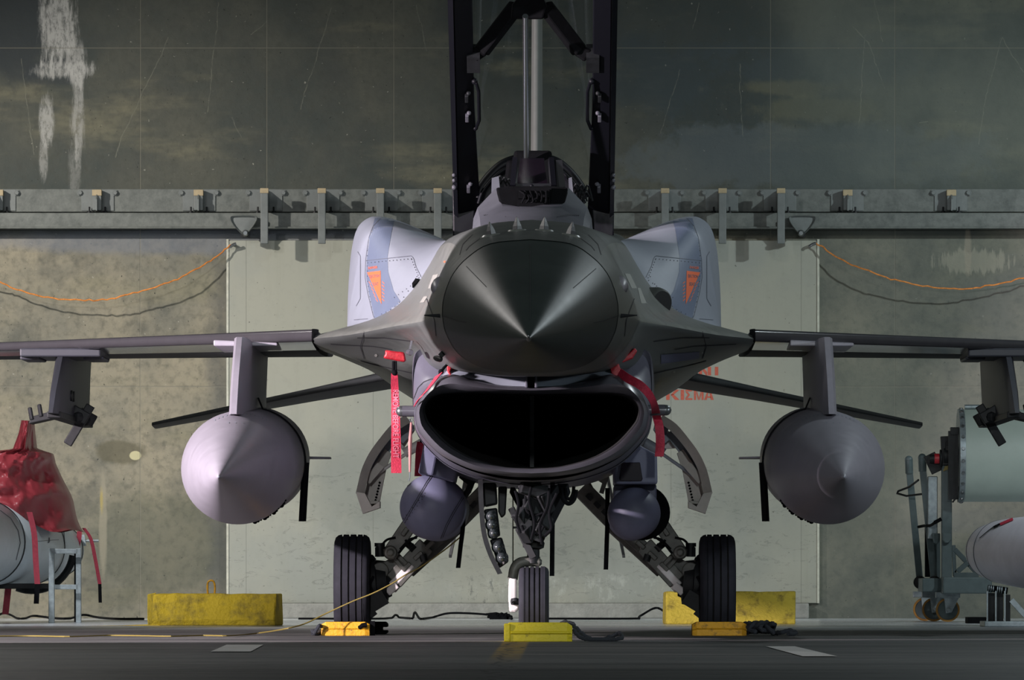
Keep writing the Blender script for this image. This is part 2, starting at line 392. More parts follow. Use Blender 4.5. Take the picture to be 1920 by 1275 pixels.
def wall_material():
    n = NT('cast concrete wall')
    big = n.noise(0.55, 6, .62); mid = n.noise(2.2, 6, .65, off=(7, 0, 3)); fine = n.noise(14, 4, .6); warp = n.noise(3.2, 5, .65, off=(3, 0, 9)); hor = n.noise(1.3, 5, .6, stretch=(.35, 1, 1.3), off=(2, 0, 5))
    wob = n.op('MULTIPLY', n.op('SUBTRACT', n.noise(5, 3), .5), .07)
    n.wx = n.op('ADD', n.x, wob); n.wz = n.z
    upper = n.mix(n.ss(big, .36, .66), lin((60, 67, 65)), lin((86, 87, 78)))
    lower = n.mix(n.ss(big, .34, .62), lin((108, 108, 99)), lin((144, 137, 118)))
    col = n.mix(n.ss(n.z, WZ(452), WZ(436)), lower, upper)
    col = n.mix(n.op('MULTIPLY', n.ss(mid, .48, .7), .5), col, lin((68, 71, 68)))
    col = n.mix(n.op('MULTIPLY', n.ss(hor, .52, .68), .6), col, lin((126, 122, 100)))
    col = n.mix(n.op('MULTIPLY', n.ss(fine, .42, .75), .5), col, lin((66, 68, 62)))
    speck = n.noise(34, 3, .55, stretch=(1, 1, .8)); col = n.mix(n.op('MULTIPLY', n.ss(speck, .675, .71), .9), col, lin((40, 42, 40)))
    speckw = n.noise(26, 3, .55, off=(5, 0, 2)); col = n.mix(n.op('MULTIPLY', n.ss(speckw, .69, .73), .6), col, lin((170, 168, 156)))
    # blue grey wash along the beam and down the right
    col = n.mix(n.op('MULTIPLY', n.blob(WX(420), WZ(452), 2.2, .12, warp, .8, .3), .5), col, lin((110, 116, 128)))
    col = n.mix(n.op('MULTIPLY', n.blob(WX(1500), WZ(300), 1.6, .28, warp, 2.2, .2), .5), col, lin((92, 100, 104)))
    col = n.mix(n.op('MULTIPLY', n.blob(WX(1530), WZ(120), .9, .22, warp, 3.0, .4), .5), col, lin((66, 76, 80)))
    col = n.mix(n.op('MULTIPLY', n.blob(WX(1230), WZ(140), .5, .28, warp, 3.0, .4), .5), col, lin((62, 72, 76)))
    col = n.mix(n.op('MULTIPLY', n.blob(WX(1470), WZ(165), .45, .06, warp, 3.0, .5), .35), col, lin((128, 122, 92)))
    col = n.mix(n.op('MULTIPLY', n.blob(WX(1530), WZ(205), .5, .1, warp, 3.0, .5), .4), col, lin((122, 118, 90)))
    # dark patches, cooler right side, darker band beside the door
    col = n.mix(n.op('MULTIPLY', n.blob(WX(30), WZ(40), .3, .5, warp, 1.2, .3), .75), col, lin((48, 54, 58)))
    col = n.mix(n.op('MULTIPLY', n.blob(WX(110), WZ(135), .25, .12, warp, 1.4, .2), .6), col, lin((52, 58, 62)))
    col = n.mix(n.op('MULTIPLY', n.blob(WX(232), WZ(848), .22, .11, warp, 1.0, .2), .7), col, lin((84, 80, 62)))
    col = n.mix(n.blob(WX(254), WZ(854), .055, .042, warp, .5, .1), col, lin((182, 176, 140)))
    col = n.mix(n.op('MULTIPLY', n.blob(WX(300), WZ(1020), .8, .5, warp, 1.4, .4), .6), col, lin((76, 80, 68)))
    col = n.mix(n.op('MULTIPLY', n.blob(WX(1600), WZ(850), .9, .8, warp, 1.4, .4), .5), col, lin((96, 100, 90)))
    col = n.mix(n.op('MULTIPLY', n.ss(n.x, WX(1380), WX(1560)), .55), col, n.mix(n.ss(big, .36, .64), lin((84, 91, 86)), lin((106, 112, 104))))
    edge = n.op('MULTIPLY', n.ss(n.op('ADD', n.x, n.op('MULTIPLY', n.op('SUBTRACT', warp, .5), .5)), WX(375), WX(420)), n.ss(n.x, WX(440), WX(426)))  # dark bluish band just left of the door edge
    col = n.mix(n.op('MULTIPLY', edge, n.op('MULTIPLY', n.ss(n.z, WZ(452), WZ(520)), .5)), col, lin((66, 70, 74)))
    # white lime runs, upper left
    drip = n.noise(6, 8, .75, stretch=(2.2, 1, .3), off=(1, 0, 4)); grit = n.ss(n.noise(16, 6, .75, stretch=(1.5, 1, .6)), .36, .56, .25, 1)
    white = lin((176, 176, 172))
    for cx, cy, rx, rz, am, f in ((108, 45, .15, .33, 1.5, .9), (122, 130, .22, .08, 1.6, .8), (140, 120, .1, .2, 1.2, .7), (146, 215, .055, .38, 1.2, .55), (88, 225, .06, .2, 1.1, .7), (82, 300, .035, .18, .9, .45), (140, 320, .05, .25, 1.2, .25)):
        col = n.mix(n.op('MULTIPLY', n.blob(WX(cx), WZ(cy), rx, rz, drip, am * 2.0, .3), n.op('MULTIPLY', grit, f)), col, white)
    col = n.mix(n.op('MULTIPLY', n.blob(WX(193), WZ(985), .035, .45, drip, 1.2, .3), .55), col, lin((146, 140, 122)))
    col = n.mix(n.op('MULTIPLY', n.blob(WX(190), WZ(940), .015, .1, drip, 3.2, .5), .45), col, lin((176, 156, 60)))
    col = n.mix(n.op('MULTIPLY', n.blob(WX(1825), WZ(490), .3, .1, n.noise(9, 4, .7, stretch=(2.5, 1, .3)), 2.6, .2), .55), col, lin((150, 148, 132)))
    col = n.mix(n.op('MULTIPLY', n.blob(WX(1815), WZ(470), .03, .22, drip, 1.0, .3), .5), col, lin((150, 142, 126)))
    # form seams and scratches
    sv = None
    for px in (263, 500, 738, 1445, 1678): sv = n.seam(n.x, WX(px), .006) if sv is None else n.op('MAXIMUM', sv, n.seam(n.x, WX(px), .006))
    sh = None
    for py in (90, 725): sh = n.seam(n.z, WZ(py), .007) if sh is None else n.op('MAXIMUM', sh, n.seam(n.z, WZ(py), .007))
    seam = n.op('MAXIMUM', sv, sh)
    col = n.mix(n.op('MULTIPLY', seam, .5), col, lin((126, 124, 112)))
    sc_ = None
    for a in ((315, 70, 283, 145), (283, 145, 228, 255), (228, 255, 216, 295), (410, 5, 390, 210), (622, 15, 562, 205), (40, 110, 62, 290), (434, 220, 452, 258), (500, 40, 470, 65), (780, 10, 800, 95), (1622, 65, 1610, 240), (1628, 80, 1658, 165), (1600, 50, 1628, 80), (1640, 0, 1655, 78), (1878, 70, 1845, 200), (1845, 200, 1836, 270), (1880, 72, 1918, 135), (1276, 130, 1238, 250), (1386, 120, 1392, 255), (1310, 5, 1300, 55), (1740, 228, 1722, 230)):
        q = scratch(n, *a, w=.0055); sc_ = q if sc_ is None else n.op('MAXIMUM', sc_, q)
    col = n.mix(n.op('MULTIPLY', sc_, n.ss(fine, .35, .6, .08, .36)), col, lin((140, 140, 126)))
    h = n.op('ADD', n.op('MULTIPLY', n.noise(9, 8, .65), .5), n.op('MULTIPLY', seam, -.12))
    return n.finish(col, .85, h, .75, .03)
def door_material():
    n = NT('pale painted door steel')
    big = n.noise(.8, 5, .6); fine = n.noise(18, 4, .6); warp = n.noise(3, 5, .65)
    col = n.mix(n.ss(big, .35, .65), lin((156, 156, 143)), lin((144, 147, 139)))
    col = n.mix(n.op('MULTIPLY', n.ss(fine, .5, .8), .15), col, lin((116, 120, 108)))
    streak = n.noise(4, 5, .7, stretch=(2.4, 1, .18))
    col = n.mix(n.op('MULTIPLY', n.ss(streak, .5, .75), .2), col, lin((132, 134, 118)))
    for cx, cy, rx, rz, f in ((660, 910, .5, .35, .4), (700, 1010, .4, .4, .25), (1350, 900, .5, .4, .35), (1390, 1000, .5, .35, .25), (900, 1000, .9, .4, .35), (1060, 1000, .5, .4, .4)):
        col = n.mix(n.op('MULTIPLY', n.blob(WX(cx), WZ(cy), rx, rz, warp, 1.2, .5), f), col, lin((104, 110, 104)))
    scuff = n.noise(7, 7, .75, stretch=(.6, 1, 1.8), dist=1.5)
    col = n.mix(n.op('MULTIPLY', n.op('MULTIPLY', n.ss(scuff, .57, .6), n.ss(scuff, .64, .61)), n.op('MULTIPLY', n.ss(n.z, WZ(820), WZ(880)), .35)), col, lin((64, 68, 66)))
    frost = n.noise(11, 6, .75, stretch=(1, 1, .6))
    col = n.mix(n.op('MULTIPLY', n.op('MULTIPLY', n.ss(frost, .5, .68), n.blob(WX(1080), WZ(1110), 1.0, .16, warp, .8, .4)), .4), col, lin((190, 192, 184)))
    col = n.mix(n.op('MULTIPLY', n.op('MULTIPLY', n.ss(n.noise(12, 6, .8, stretch=(1.5, 1, .5)), .56, .62), n.blob(WX(920), WZ(1110), .45, .16, warp, .8, .4)), .55), col, lin((70, 74, 74)))
    seam = None
    for px in (462, 700, 962, 1258, 1502): 
        q = n.seam(n.x, WX(px), .005); seam = q if seam is None else n.op('MAXIMUM', seam, q)
    col = n.mix(n.op('MULTIPLY', seam, .45), col, lin((96, 98, 90)))
    spk = n.noise(30, 3, .5); col = n.mix(n.op('MULTIPLY', n.ss(spk, .70, .73), .7), col, lin((70, 70, 62)))
    return n.finish(col, .6, n.op('SUBTRACT', n.noise(6, 5), seam), .1)
def floor_material():
    n = NT('worn concrete floor')
    a = n.noise(1.2, 6, .65, stretch=(.5, 1, 1)); b = n.noise(6, 5, .65); st = n.noise(.9, 6, .7, stretch=(.12, 1, 1))
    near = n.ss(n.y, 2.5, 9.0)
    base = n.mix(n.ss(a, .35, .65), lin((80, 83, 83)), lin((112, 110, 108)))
    col = n.mix(near, base, lin((222, 227, 232)))  # paler towards the back wall: lamp light on the floor put into the colour
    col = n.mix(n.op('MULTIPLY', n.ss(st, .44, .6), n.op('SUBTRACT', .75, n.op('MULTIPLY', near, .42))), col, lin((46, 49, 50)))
    col = n.mix(n.op('MULTIPLY', n.ss(b, .5, .8), .3), col, lin((50, 52, 54)))
    # worn yellow taxi line under the nose wheel
    lm = n.op('MULTIPLY', n.ss(n.op('ABSOLUTE', n.op('SUBTRACT', n.x, -.09)), .085, .06), n.op('MULTIPLY', n.ss(n.noise(8, 5, .7), .35, .55), n.op('MULTIPLY', n.ss(n.y, -4.2, -4.4), n.ss(n.y, -16, -8))))
    col = n.mix(n.op('MULTIPLY', lm, .8), col, lin((188, 150, 40)))
    crk = n.ss(n.op('ABSOLUTE', n.op('SUBTRACT', n.op('ADD', n.x, n.op('MULTIPLY', n.op('SUBTRACT', n.noise(.9, 3), .5), .5)), -.1)), .012, .005)
    col = n.mix(n.op('MULTIPLY', crk, n.ss(n.y, -4.2, -5)), col, lin((18, 18, 20)))
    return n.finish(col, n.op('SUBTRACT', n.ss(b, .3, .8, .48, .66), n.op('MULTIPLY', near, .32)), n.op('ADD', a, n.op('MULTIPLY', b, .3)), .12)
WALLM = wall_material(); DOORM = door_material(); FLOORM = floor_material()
SILLM = mat('sill concrete', (140, 140, 134), .8, nz=(9, .2), bump=.5, bscale=30)
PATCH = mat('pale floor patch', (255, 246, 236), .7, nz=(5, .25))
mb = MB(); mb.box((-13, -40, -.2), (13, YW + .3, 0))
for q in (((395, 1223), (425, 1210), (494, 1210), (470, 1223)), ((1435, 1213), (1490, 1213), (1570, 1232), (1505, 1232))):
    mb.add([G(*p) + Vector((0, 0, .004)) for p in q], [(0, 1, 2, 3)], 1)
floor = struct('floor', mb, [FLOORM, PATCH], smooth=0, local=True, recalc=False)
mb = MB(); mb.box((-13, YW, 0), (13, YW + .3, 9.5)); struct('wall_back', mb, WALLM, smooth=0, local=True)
for i, (a, b) in enumerate(((427, 961), (963, 1534))):
    mb = MB(); mb.box((WX(a), YW - .035, WZ(1131)), (WX(b), YW, WZ(451))); o = struct('door_%d' % (i + 1), mb, DOORM, smooth=0, local=True, bevel=.006)
EDGE = mat('door edge white', (186, 186, 172), .6, nz=(14, .2))
mb = MB(); mb.box((WX(425), YW - .045, WZ(1131)), (WX(429), YW, WZ(449))); struct('trim_1', mb, EDGE, smooth=0, local=True)
mb = MB(); mb.box((WX(1532), YW - .045, WZ(1131)), (WX(1536), YW, WZ(449))); struct('trim_2', mb, EDGE, smooth=0, local=True)
mb = MB(); mb.box((WX(470), YW - .12, 0), (WX(1516), YW - .002, WZ(1131))); struct('trim_3', mb, SILLM, smooth=0, local=True, bevel=.012)
mb = MB(); mb.box((-13, YW - .06, WZ(398)), (13, YW, WZ(355))); struct('trim_4', mb, M['rail'], smooth=0, local=True, bevel=.005)
mb = MB()
mb.box((-13, YW - .2, WZ(430)), (13, YW - .02, WZ(401))); mb.box((-13, YW - .23, WZ(431)), (13, YW - .2, WZ(427)))
struct('trim_5', mb, M['rail'], smooth=0, local=True, bevel=.008)
# red stencil lettering on the door
STEN = {'K': [[(0, 0), (.26, 0), (.26, 1), (0, 1)], [(.32, .46), (.7, 1), (1, 1), (.55, .5)], [(.34, .5), (.55, .55), (1, 0), (.66, 0)]],
        'I': [[(.3, 0), (.75, 0), (.75, 1), (.3, 1)]],
        'S': [[(0, 1), (.95, 1), (.95, .84), (0, .84)], [(0, .0), (1, .0), (1, .17), (0, .17)], [(0, .8), (.34, .8), (.66, .5), (.34, .2), (0, .2), (.34, .5)]],
        'M': [[(0, 0), (.22, 0), (.22, 1), (0, 1)], [(.27, 1), (.5, .25), (.5, 0), (.42, 0), (.27, .6)], [(.55, .25), (.75, 1), (.75, .5), (.6, 0), (.55, 0)], [(.79, 0), (1, 0), (1, 1), (.79, 1)]],
        'A': [[(0, 0), (.28, 0), (.5, .9), (.4, 1)], [(.5, 1), (.66, 1), (1, 0), (.7, 0)], [(.36, .2), (.7, .2), (.66, .36), (.4, .36)]],
        'N': [[(0, 0), (.27, 0), (.27, 1), (0, 1)], [(.32, 1), (.68, .4), (.68, 0), (.6, 0), (.32, .55)], [(.73, 0), (1, 0), (1, 1), (.73, 1)]]}
mb = MB()
def sten(ch, x0, x1, y0, y1):
    for pl in STEN[ch]:
        mb.prism([(WX(x0 + (x1 - x0) * u), YW - .0365, WZ(y1 + (y0 - y1) * v)) for u, v in pl], (0, .0012, 0))
for ch, x0, x1 in (('K', 1249, 1274), ('I', 1272, 1286), ('S', 1285, 1298), ('M', 1301, 1319), ('A', 1320, 1338)): sten(ch, x0, x1, 731, 750)
for ch, x0, x1 in (('N', 1310, 1333), ('I', 1336, 1350)): sten(ch, x0, x1, 688, 704)
o = build('stencil_lettering', mb, M['wtext'], parent=bpy.data.objects['door_2'], smooth=0, local=True)
SIDEM = mat('side wall concrete', (150, 150, 140), .9, nz=(1, .15))
for sx, nm in ((-1, 'wall_left'), (1, 'wall_right')):
    mb = MB(); mb.box((min(sx * 13, sx * 13.3), -40, 0), (max(sx * 13, sx * 13.3), YW + .3, 9.5)); struct(nm, mb, SIDEM, smooth=0, local=True)
# ---------------------------------------------------------------- brackets on the beam
def bracket(long):
    r = thing('rail_bracket', '', 'bracket')
    y = -.06
    mb = MB(); mb.box((-.145, y - .012, -.195), (.145, y, -.005)); build('back_plate', mb, M['brk'], r, smooth=0, bevel=.003, local=True)
    for s in (-1, 1):
        mb = MB(); mb.lathe((s * .155, y - .035, -.035), (s * .155, y, -.035), [(0, .018), (.1, .022), (.6, .022), (.6, .03), (1, .03)], 6); build('bolt', mb, M['brk'], r, smooth=30, local=True)
    dep = .36 if long else .2
    mb = MB(); mb.prism([(-.006, y - .012, -.01), (-.006, y - .06, -.01), (-.006, y - dep + .02, -.12 if long else -.1), (-.006, y - dep + .02, -.2), (-.006, y - .012, -.2)], (.012, 0, 0)); build('gusset', mb, M['brk'], r, smooth=0, local=True)
    mb = MB()
    if long: mb.box((-.033, y - dep, -.5), (.033, y - dep + .055, -.055))
    else: mb.box((-.04, y - .12, -.195), (.04, y - .03, -.065))
    build('arm', mb, M['brk'], r, smooth=0, bevel=.006, local=True)
    mb = MB()
    if long: mb.box((-.037, y - dep - .002, -.056), (.037, y - dep + .058, -.012))
    else: mb.box((-.042, y - .122, -.066), (.042, y - .028, -.012))
    build('cap', mb, M['brkt'], r, smooth=0, bevel=.004, local=True)
    for s in (-1, 1):
        mb = MB(); mb.lathe((s * .07, y - .05, -.235), (s * .07, y - .05, -.16), [(0, .008), (.2, .008), (.2, .018), (.5, .018), (.5, .008), (1, .008)], 8); build('stud', mb, M['geard'], r, local=True)
    return r
longb = bracket(True); shortb = bracket(False)
LB = [(495, 'long rail arm nearest the left wheel-shaped pulley box, left edge of the pale door'), (602, 'long rail arm, second from the left over the pale door'), (711, 'long rail arm directly above the left shoulder tank of the jet'), (818, 'long rail arm just left of the raised black canopy frame'),
      (1250, 'long rail arm directly above the right shoulder tank of the jet'), (1357, 'long rail arm just outside the right shoulder tank, left of the last one'), (1466, 'long rail arm nearest the right triangular pulley box')]
LB[0] = (495, 'long rail arm beside the left triangular pulley box')
for i, (px, lab) in enumerate(LB):
    o = longb if i == 0 else copy_thing(longb, (0, 0, 0))
    o.location = (WX(px) + .02 * (1 if px < 900 else -1), YW, WZ(355)); o['label'] = lab; o['group'] = 'long brackets hanging over the door'
SB = [(0, 'short grey bracket cut by the left edge of the picture on the beam'), (184, 'short bracket on the beam, below the white lime stain at upper left'), (374, 'short bracket on the left beam next to the triangular pulley box and long arms'), (1588, 'short bracket on the right beam just outside the pulley box'), (1782, 'short bracket on the beam furthest to the right')]
for i, (px, lab) in enumerate(SB):
    o = shortb if i == 0 else copy_thing(shortb, (0, 0, 0))
    o.location = (WX(px), YW, WZ(355)); o['label'] = lab; o['group'] = 'short brackets on the beam'
for px, side in ((460, 'left'), (1502, 'right')):
    r = thing('pulley_box', 'triangular steel roller cover at the %s top corner of the pale door' % side, 'pulley', (WX(px), YW, WZ(446)), 'roller covers at the door corners')
    w = 25
    mb = MB(); pts = spline([(px - 25, 412, 0), (px - 18, 408, 0), (px + 18, 408, 0), (px + 25, 412, 0), (px + 20, 424, 0), (px + 5, 441, 0), (px - 5, 441, 0), (px - 20, 424, 0)], 4, True)
    rows = []
    for k, (dy, f) in enumerate(((-.3, .8), (-.33, .98), (-.31, 1.0), (-.235, 1.0))):
        rows.append([Vector((WX(px + (p.x - px) * f), YW + dy, WZ(424 + (p.y - 424) * f))) for p in pts])
    mb.grid([[Vector((WX(px), YW - .31, WZ(424)))] * len(pts)] + rows, True, False, True)
    build('cover', mb, M['brk'], r, smooth=40)
    mb = MB(); mb.lathe(P(px, 437, DW - .36), P(px, 437, DW - .25), [(0, .018), (.3, .03), (1, .03)], 10); build('roller_bolt', mb, M['steel'], r)
    mb = MB(); mb.box((WX(px - 6), YW - .3, WZ(447)), (WX(px + 6), YW - .23, WZ(438))); build('clip', mb, M['geard'], r, smooth=0)
# orange wires on the walls
def wire(pts, lab, anchor, D=DW - .28):
    r = thing('copper_wire', lab, 'wire', P(*anchor, D), 'drooping orange wires')
    q = spline([P(x, y, D + .18 * max(0, 1 - abs(x - anchor[0]) / 110)) for x, y in pts], 6); D = D + .18; q = [p + Vector((0, 0, random.uniform(-.008, .008))) for p in q]
    mb = MB(); mb.tube(q, .007, 7); build('strand', mb, M['copper'], r)
    mb = MB(); mb.tube([P(anchor[0] - 6, anchor[1] + 4, D), P(*anchor, D - .02), P(anchor[0] + 6, anchor[1] - 2, D - .02)], .014, 8); mb.cyl(P(*anchor, DW - .11), P(*anchor, DW - .03), .012, 10)
    build('hook', mb, M['steel'], r)
wire([(-330, 470), (-260, 482), (-180, 496), (-100, 508), (-30, 520), (0, 529), (40, 545), (90, 558), (150, 563), (200, 561), (250, 550), (300, 536), (350, 515), (395, 488), (425, 465), (433, 459)], 'drooping orange copper wire tied to the left edge of the pale door', (437, 459))
wire([(1528, 457), (1540, 462), (1575, 485), (1620, 505), (1670, 523), (1720, 534), (1780, 540), (1830, 539), (1880, 530), (1925, 520), (1960, 508), (2050, 484), (2150, 462)], 'drooping orange copper wire tied to the right edge of the pale door', (1524, 458))
# ================================================================= THE JET
jet = thing('fighter_jet', 'dark grey single engine fighter jet parked head-on in the shelter with canopy raised', 'fighter jet', (0, 0, 0))
def ring(D, half):
    """full closed ring from half outline (u from the axis, picture y) at distance D"""
    s = sc(D); h = [Vector((u / s, D - DM, CAMZ + (VY - y) / s)) for u, y in half]
    return h
def body_loft(secs, ku=4, kv=3):
    H = [ring(D, h) for D, h in secs]
    H = [spline(h, ku) for h in H]
    m = len(H[0]); cols = [spline([h[j] for h in H], kv) for j in range(m)]
    rows = []
    for i in range(len(cols[0])):
        half = [cols[j][i].copy() for j in range(m)]
        half[0].x = 0; half[-1].x = 0
        rows.append(half + [Vector((-p.x, p.y, p.z)) for p in half[-2:0:-1]])
    return rows
S1 = (39.5, [(0, 449), (75, 457), (118, 483), (144, 512), (157, 540), (163, 562), (165, 580), (164, 598), (158, 625), (138, 660), (100, 686), (50, 697), (0, 699)])
S2 = (40.3, [(0, 428), (80, 437), (125, 463), (155, 496), (174, 530), (186, 558), (192, 578), (195, 597), (186, 622), (165, 655), (120, 690), (55, 702), (0, 704)])
S3 = (41.2, [(0, 412), (85, 421), (135, 450), (160, 490), (178, 528), (192, 560), (200, 583), (207, 603), (198, 622), (182, 650), (140, 690), (60, 704), (0, 706)])
S4 = (42.3, [(0, 425), (105, 430), (152, 447), (168, 485), (183, 520), (204, 557), (230, 588), (260, 612), (238, 627), (210, 650), (180, 692), (90, 706), (0, 708)])
S5 = (43.5, [(0, 440), (120, 442), (164, 452), (194, 497), (216, 532), (252, 572), (300, 605), (345, 628), (300, 645), (255, 664), (222, 690), (100, 712), (0, 712)])
S6 = (44.5, [(0, 440), (120, 442), (166, 452), (196, 498), (222, 538), (262, 576), (330, 606), (417, 636), (360, 660), (290, 686), (222, 715), (100, 740), (0, 740)])
S7 = (46.5, [(0, 430), (120, 435), (170, 452), (190, 500), (220, 550), (270, 592), (350, 624), (425, 643), (370, 668), (300, 695), (225, 735), (110, 790), (0, 795)])
S8 = (49.0, [(0, 470), (90, 476), (150, 510), (195, 555), (230, 590), (265, 625), (300, 655), (318, 680), (308, 693), (285, 712), (228, 750), (140, 800), (0, 812)])
S9 = (52.0, [(0, 560), (60, 566), (110, 590), (160, 620), (200, 645), (240, 668), (275, 688), (292, 704), (284, 714), (258, 732), (215, 756), (130, 800), (0, 815)])
rows = body_loft([S1, S2, S3, S4, S5, S6, S7, S8, S9])
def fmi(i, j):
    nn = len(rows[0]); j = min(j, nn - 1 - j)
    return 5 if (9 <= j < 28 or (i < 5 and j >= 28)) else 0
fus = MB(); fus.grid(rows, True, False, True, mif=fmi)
BVF = fus.bvh()
deco = MB()          # markings on the fuselage skin, joined into its mesh
def mirx(pts, c=997): return [(2 * c - x, y) for x, y in pts]
for pts in ([(832, 515), (848, 510), (828, 548), (815, 553)], [(804, 556), (820, 540), (812, 572), (800, 578)]):
    pass
quad_on(fus, BVF, [(812, 516), (822, 514), (812, 541), (803, 541)], 2); quad_on(fus, BVF, [(795, 556), (802, 556), (795, 567), (787, 568)], 2)
quad_on(fus, BVF, [(1171, 513), (1181, 514), (1194, 541), (1184, 541)], 2); quad_on(fus, BVF, [(1195, 540), (1200, 540), (1212, 569), (1202, 569)], 2)
# a few skin seams
for m in (0, 1):
    for L in ([(900, 447), (880, 462), (874, 470)], [(886, 440), (868, 458), (862, 478)], [(800, 560), (815, 600), (818, 630)]):
        line_on(fus, BVF, mirx(L, 994.5) if m else L, 1.3, 1)
    for L in ([(735, 655), (700, 649), (660, 647), (620, 645)], [(776, 700), (740, 692), (700, 683), (676, 676)], [(683, 622), (676, 650), (683, 672)], [(775, 640), (720, 633), (670, 633)]):
        line_on(fus, BVF, mirx(L, 1000) if m else L, 1.6, 1)
dot_on(fus, BVF, 705, 666, 3, 2); dot_on(fus, BVF, 1264, 697, 2.2, 2); dot_on(fus, BVF, 1317, 661, 1.6, 2)
quad_on(fus, BVF, [(1239, 665), (1311, 659), (1311, 672), (1239, 682)], 3)
dot_on(fus, BVF, 834, 491, 2, 4)
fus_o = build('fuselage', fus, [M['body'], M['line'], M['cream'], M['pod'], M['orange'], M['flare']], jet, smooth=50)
# radome: nose cone whose tip droops
tipD = 37.5; T = P(992.5, 635, tipD); base = rows[0]; n = 26; rr = []
cen = Vector((0, base[0].y, (base[0].z + base[len(base) // 2].z) / 2))
TIP = Vector((0, T.y, T.z))
for i in range(1, n + 1):
    t = i / n; f = 1.34 * t - 0.34 * t ** 2.2; c = TIP.lerp(cen, t)
    f = f if t > .06 else f
    rr.append([Vector((c.x + (p.x - cen.x) * f, c.y, c.z + (p.z - cen.z) * f)) for p in base])
rad = MB(); rad.grid([[TIP + (q - TIP) * .25 + Vector((0, -.0, 0)) for q in rr[0]]] + rr, True, True, False)
BVR = rad.bvh()
for L in ([(875, 500), (912, 538)], [(1117, 504), (1075, 540)], [(828, 592), (862, 602), (876, 604)], [(1158, 592), (1130, 602), (1112, 605)]): line_on(rad, BVR, L, 1.6, 1, 3, .003)
line_on(rad, BVR, [(994, 458), (994, 600)], .9, 1)
radome = build('radome', rad, [M['radome'], M['line']], jet, smooth=60); radome['label'] = 'dark pointed radome nose cone'
# seam band between radome and fuselage
mb = MB(); b0 = [Vector((p.x * 1.004, p.y - .012, cen.z + (p.z - cen.z) * 1.004)) for p in base]; b1 = [Vector((p.x * 1.004, p.y + .012, cen.z + (p.z - cen.z) * 1.004)) for p in base]
mb.grid([b0, b1], True); build('radome_seam', mb, M['radome'], jet)
mb = MB(); mb.lathe(TIP + Vector((0, -.42, 0)), TIP + Vector((0, .06, 0)), [(0, .002), (.03, .005), (.6, .007), (1, .014)], 14); build('pitot_probe', mb, M['steel'], jet)
# blade antennas on top of the nose
for x, y in ((921, 437), (970, 428), (1020, 428), (1070, 437)):
    h = hit(BVF, x, y + 4, 0); a = math.atan2(x - 995, 260)
    up = Vector((math.sin(a) * .5, 0, math.cos(a))).normalized()
    mb = MB(); mb.lathe(h - up * .02, h + up * .08, [(0, .03), (.2, .03), (.45, .025), (.7, .016), (.9, .007), (1, .002)], 4)
    for i, v in enumerate(mb.v): mb.v[i] = v + Vector((0, (v - h).dot(up) * .5 + (v.y - h.y) * .6, 0))
    o = build('blade_antenna', mb, M['opyl'], jet, smooth=0, bevel=.006)
    mb = MB(); mb.lathe(h - up * .03, h + up * .004, [(0, .062), (.7, .06), (1, .05)], 24); build('antenna_base', mb, M['flare'], o)
# forward warning bumps and angle probes on the nose sides
for s, x, y in ((-1, 818, 537), (1, 1168, 535)):
    h = hit(BVF, x, y, 0)
    mb = MB(); mb.lathe(h + Vector((-.01 * s, -.1, -.025)), h + Vector((-.03 * s, .16, .02)), [(0, .004), (.15, .03), (.4, .05), (.75, .052), (1, .035)], 18); build('sensor_blister', mb, M['tank'], jet, smooth=60)
    h = P(829 if s < 0 else 1161, 592, 39.62)
    mb = MB(); mb.lathe(h, h + Vector((s * .1, .02, .003)), [(-.25, .017), (0, .016), (.12, .012), (1, .003)], 12); build('angle_probe', mb, M['geard'], jet)
# gun port on the right
h = hit(BVF, 1238, 567, 0); ax = Vector((.28, -.75, -.1)).normalized()
mb = MB(); mb.lathe(h + ax * .035, h - ax * .25, [(0, .060), (.05, .067), (.3, .07), (1, .05)], 24, cap=False); mb.lathe(h + ax * .033, h - ax * .2, [(0, .061), (1, .055)], 24, 1, cap=True)
for i, v in enumerate(mb.v): mb.v[i] = v + Vector((0, 0, (v - h).z * .25))
build('gun_port', mb, [M['body'], M['duct']], jet, smooth=60)
# ---- wings
def airfoil(c, t, n=14, nose=None):
    """outline from the trailing edge over the top to the nose and back below; blunt rounded nose"""
    th = t * c; nz = nose if nose else th * .24; nl = nz * 1.5; up = []
    for i in range(9):
        a = PI / 2 * i / 8; up.append((nl * (1 - math.cos(a)), nz * math.sin(a)))
    for i in range(1, n + 1):
        f = i / n; x = nl + (c - nl) * f
        g = nz + (th / 2 - nz) * math.sin(PI / 2 * min(1, f / .35)) if f < .35 else th / 2 * (1 - ((f - .35) / .65) ** 1.5) + .004 * f
        up.append((x, g))
    return up[::-1] + [(x, -z) for x, z in up[1:-1]]
def wing_rows(stations):
    out = []
    for X, y0, c, z, th in stations: out.append([Vector((X, y0 + x, z + zz)) for x, zz in airfoil(c, th / c)])
    return out
NOSE = (.037, .034, .030, .024)
WST = [(1.385, 44.42 - DM, 4.25, 1.883, .13), (2.0, 44.95 - DM, 3.7, 1.879, .12), (3.0, 45.8 - DM, 2.9, 1.872, .1), (4.6, 47.15 - DM, 1.6, 1.862, .07)]
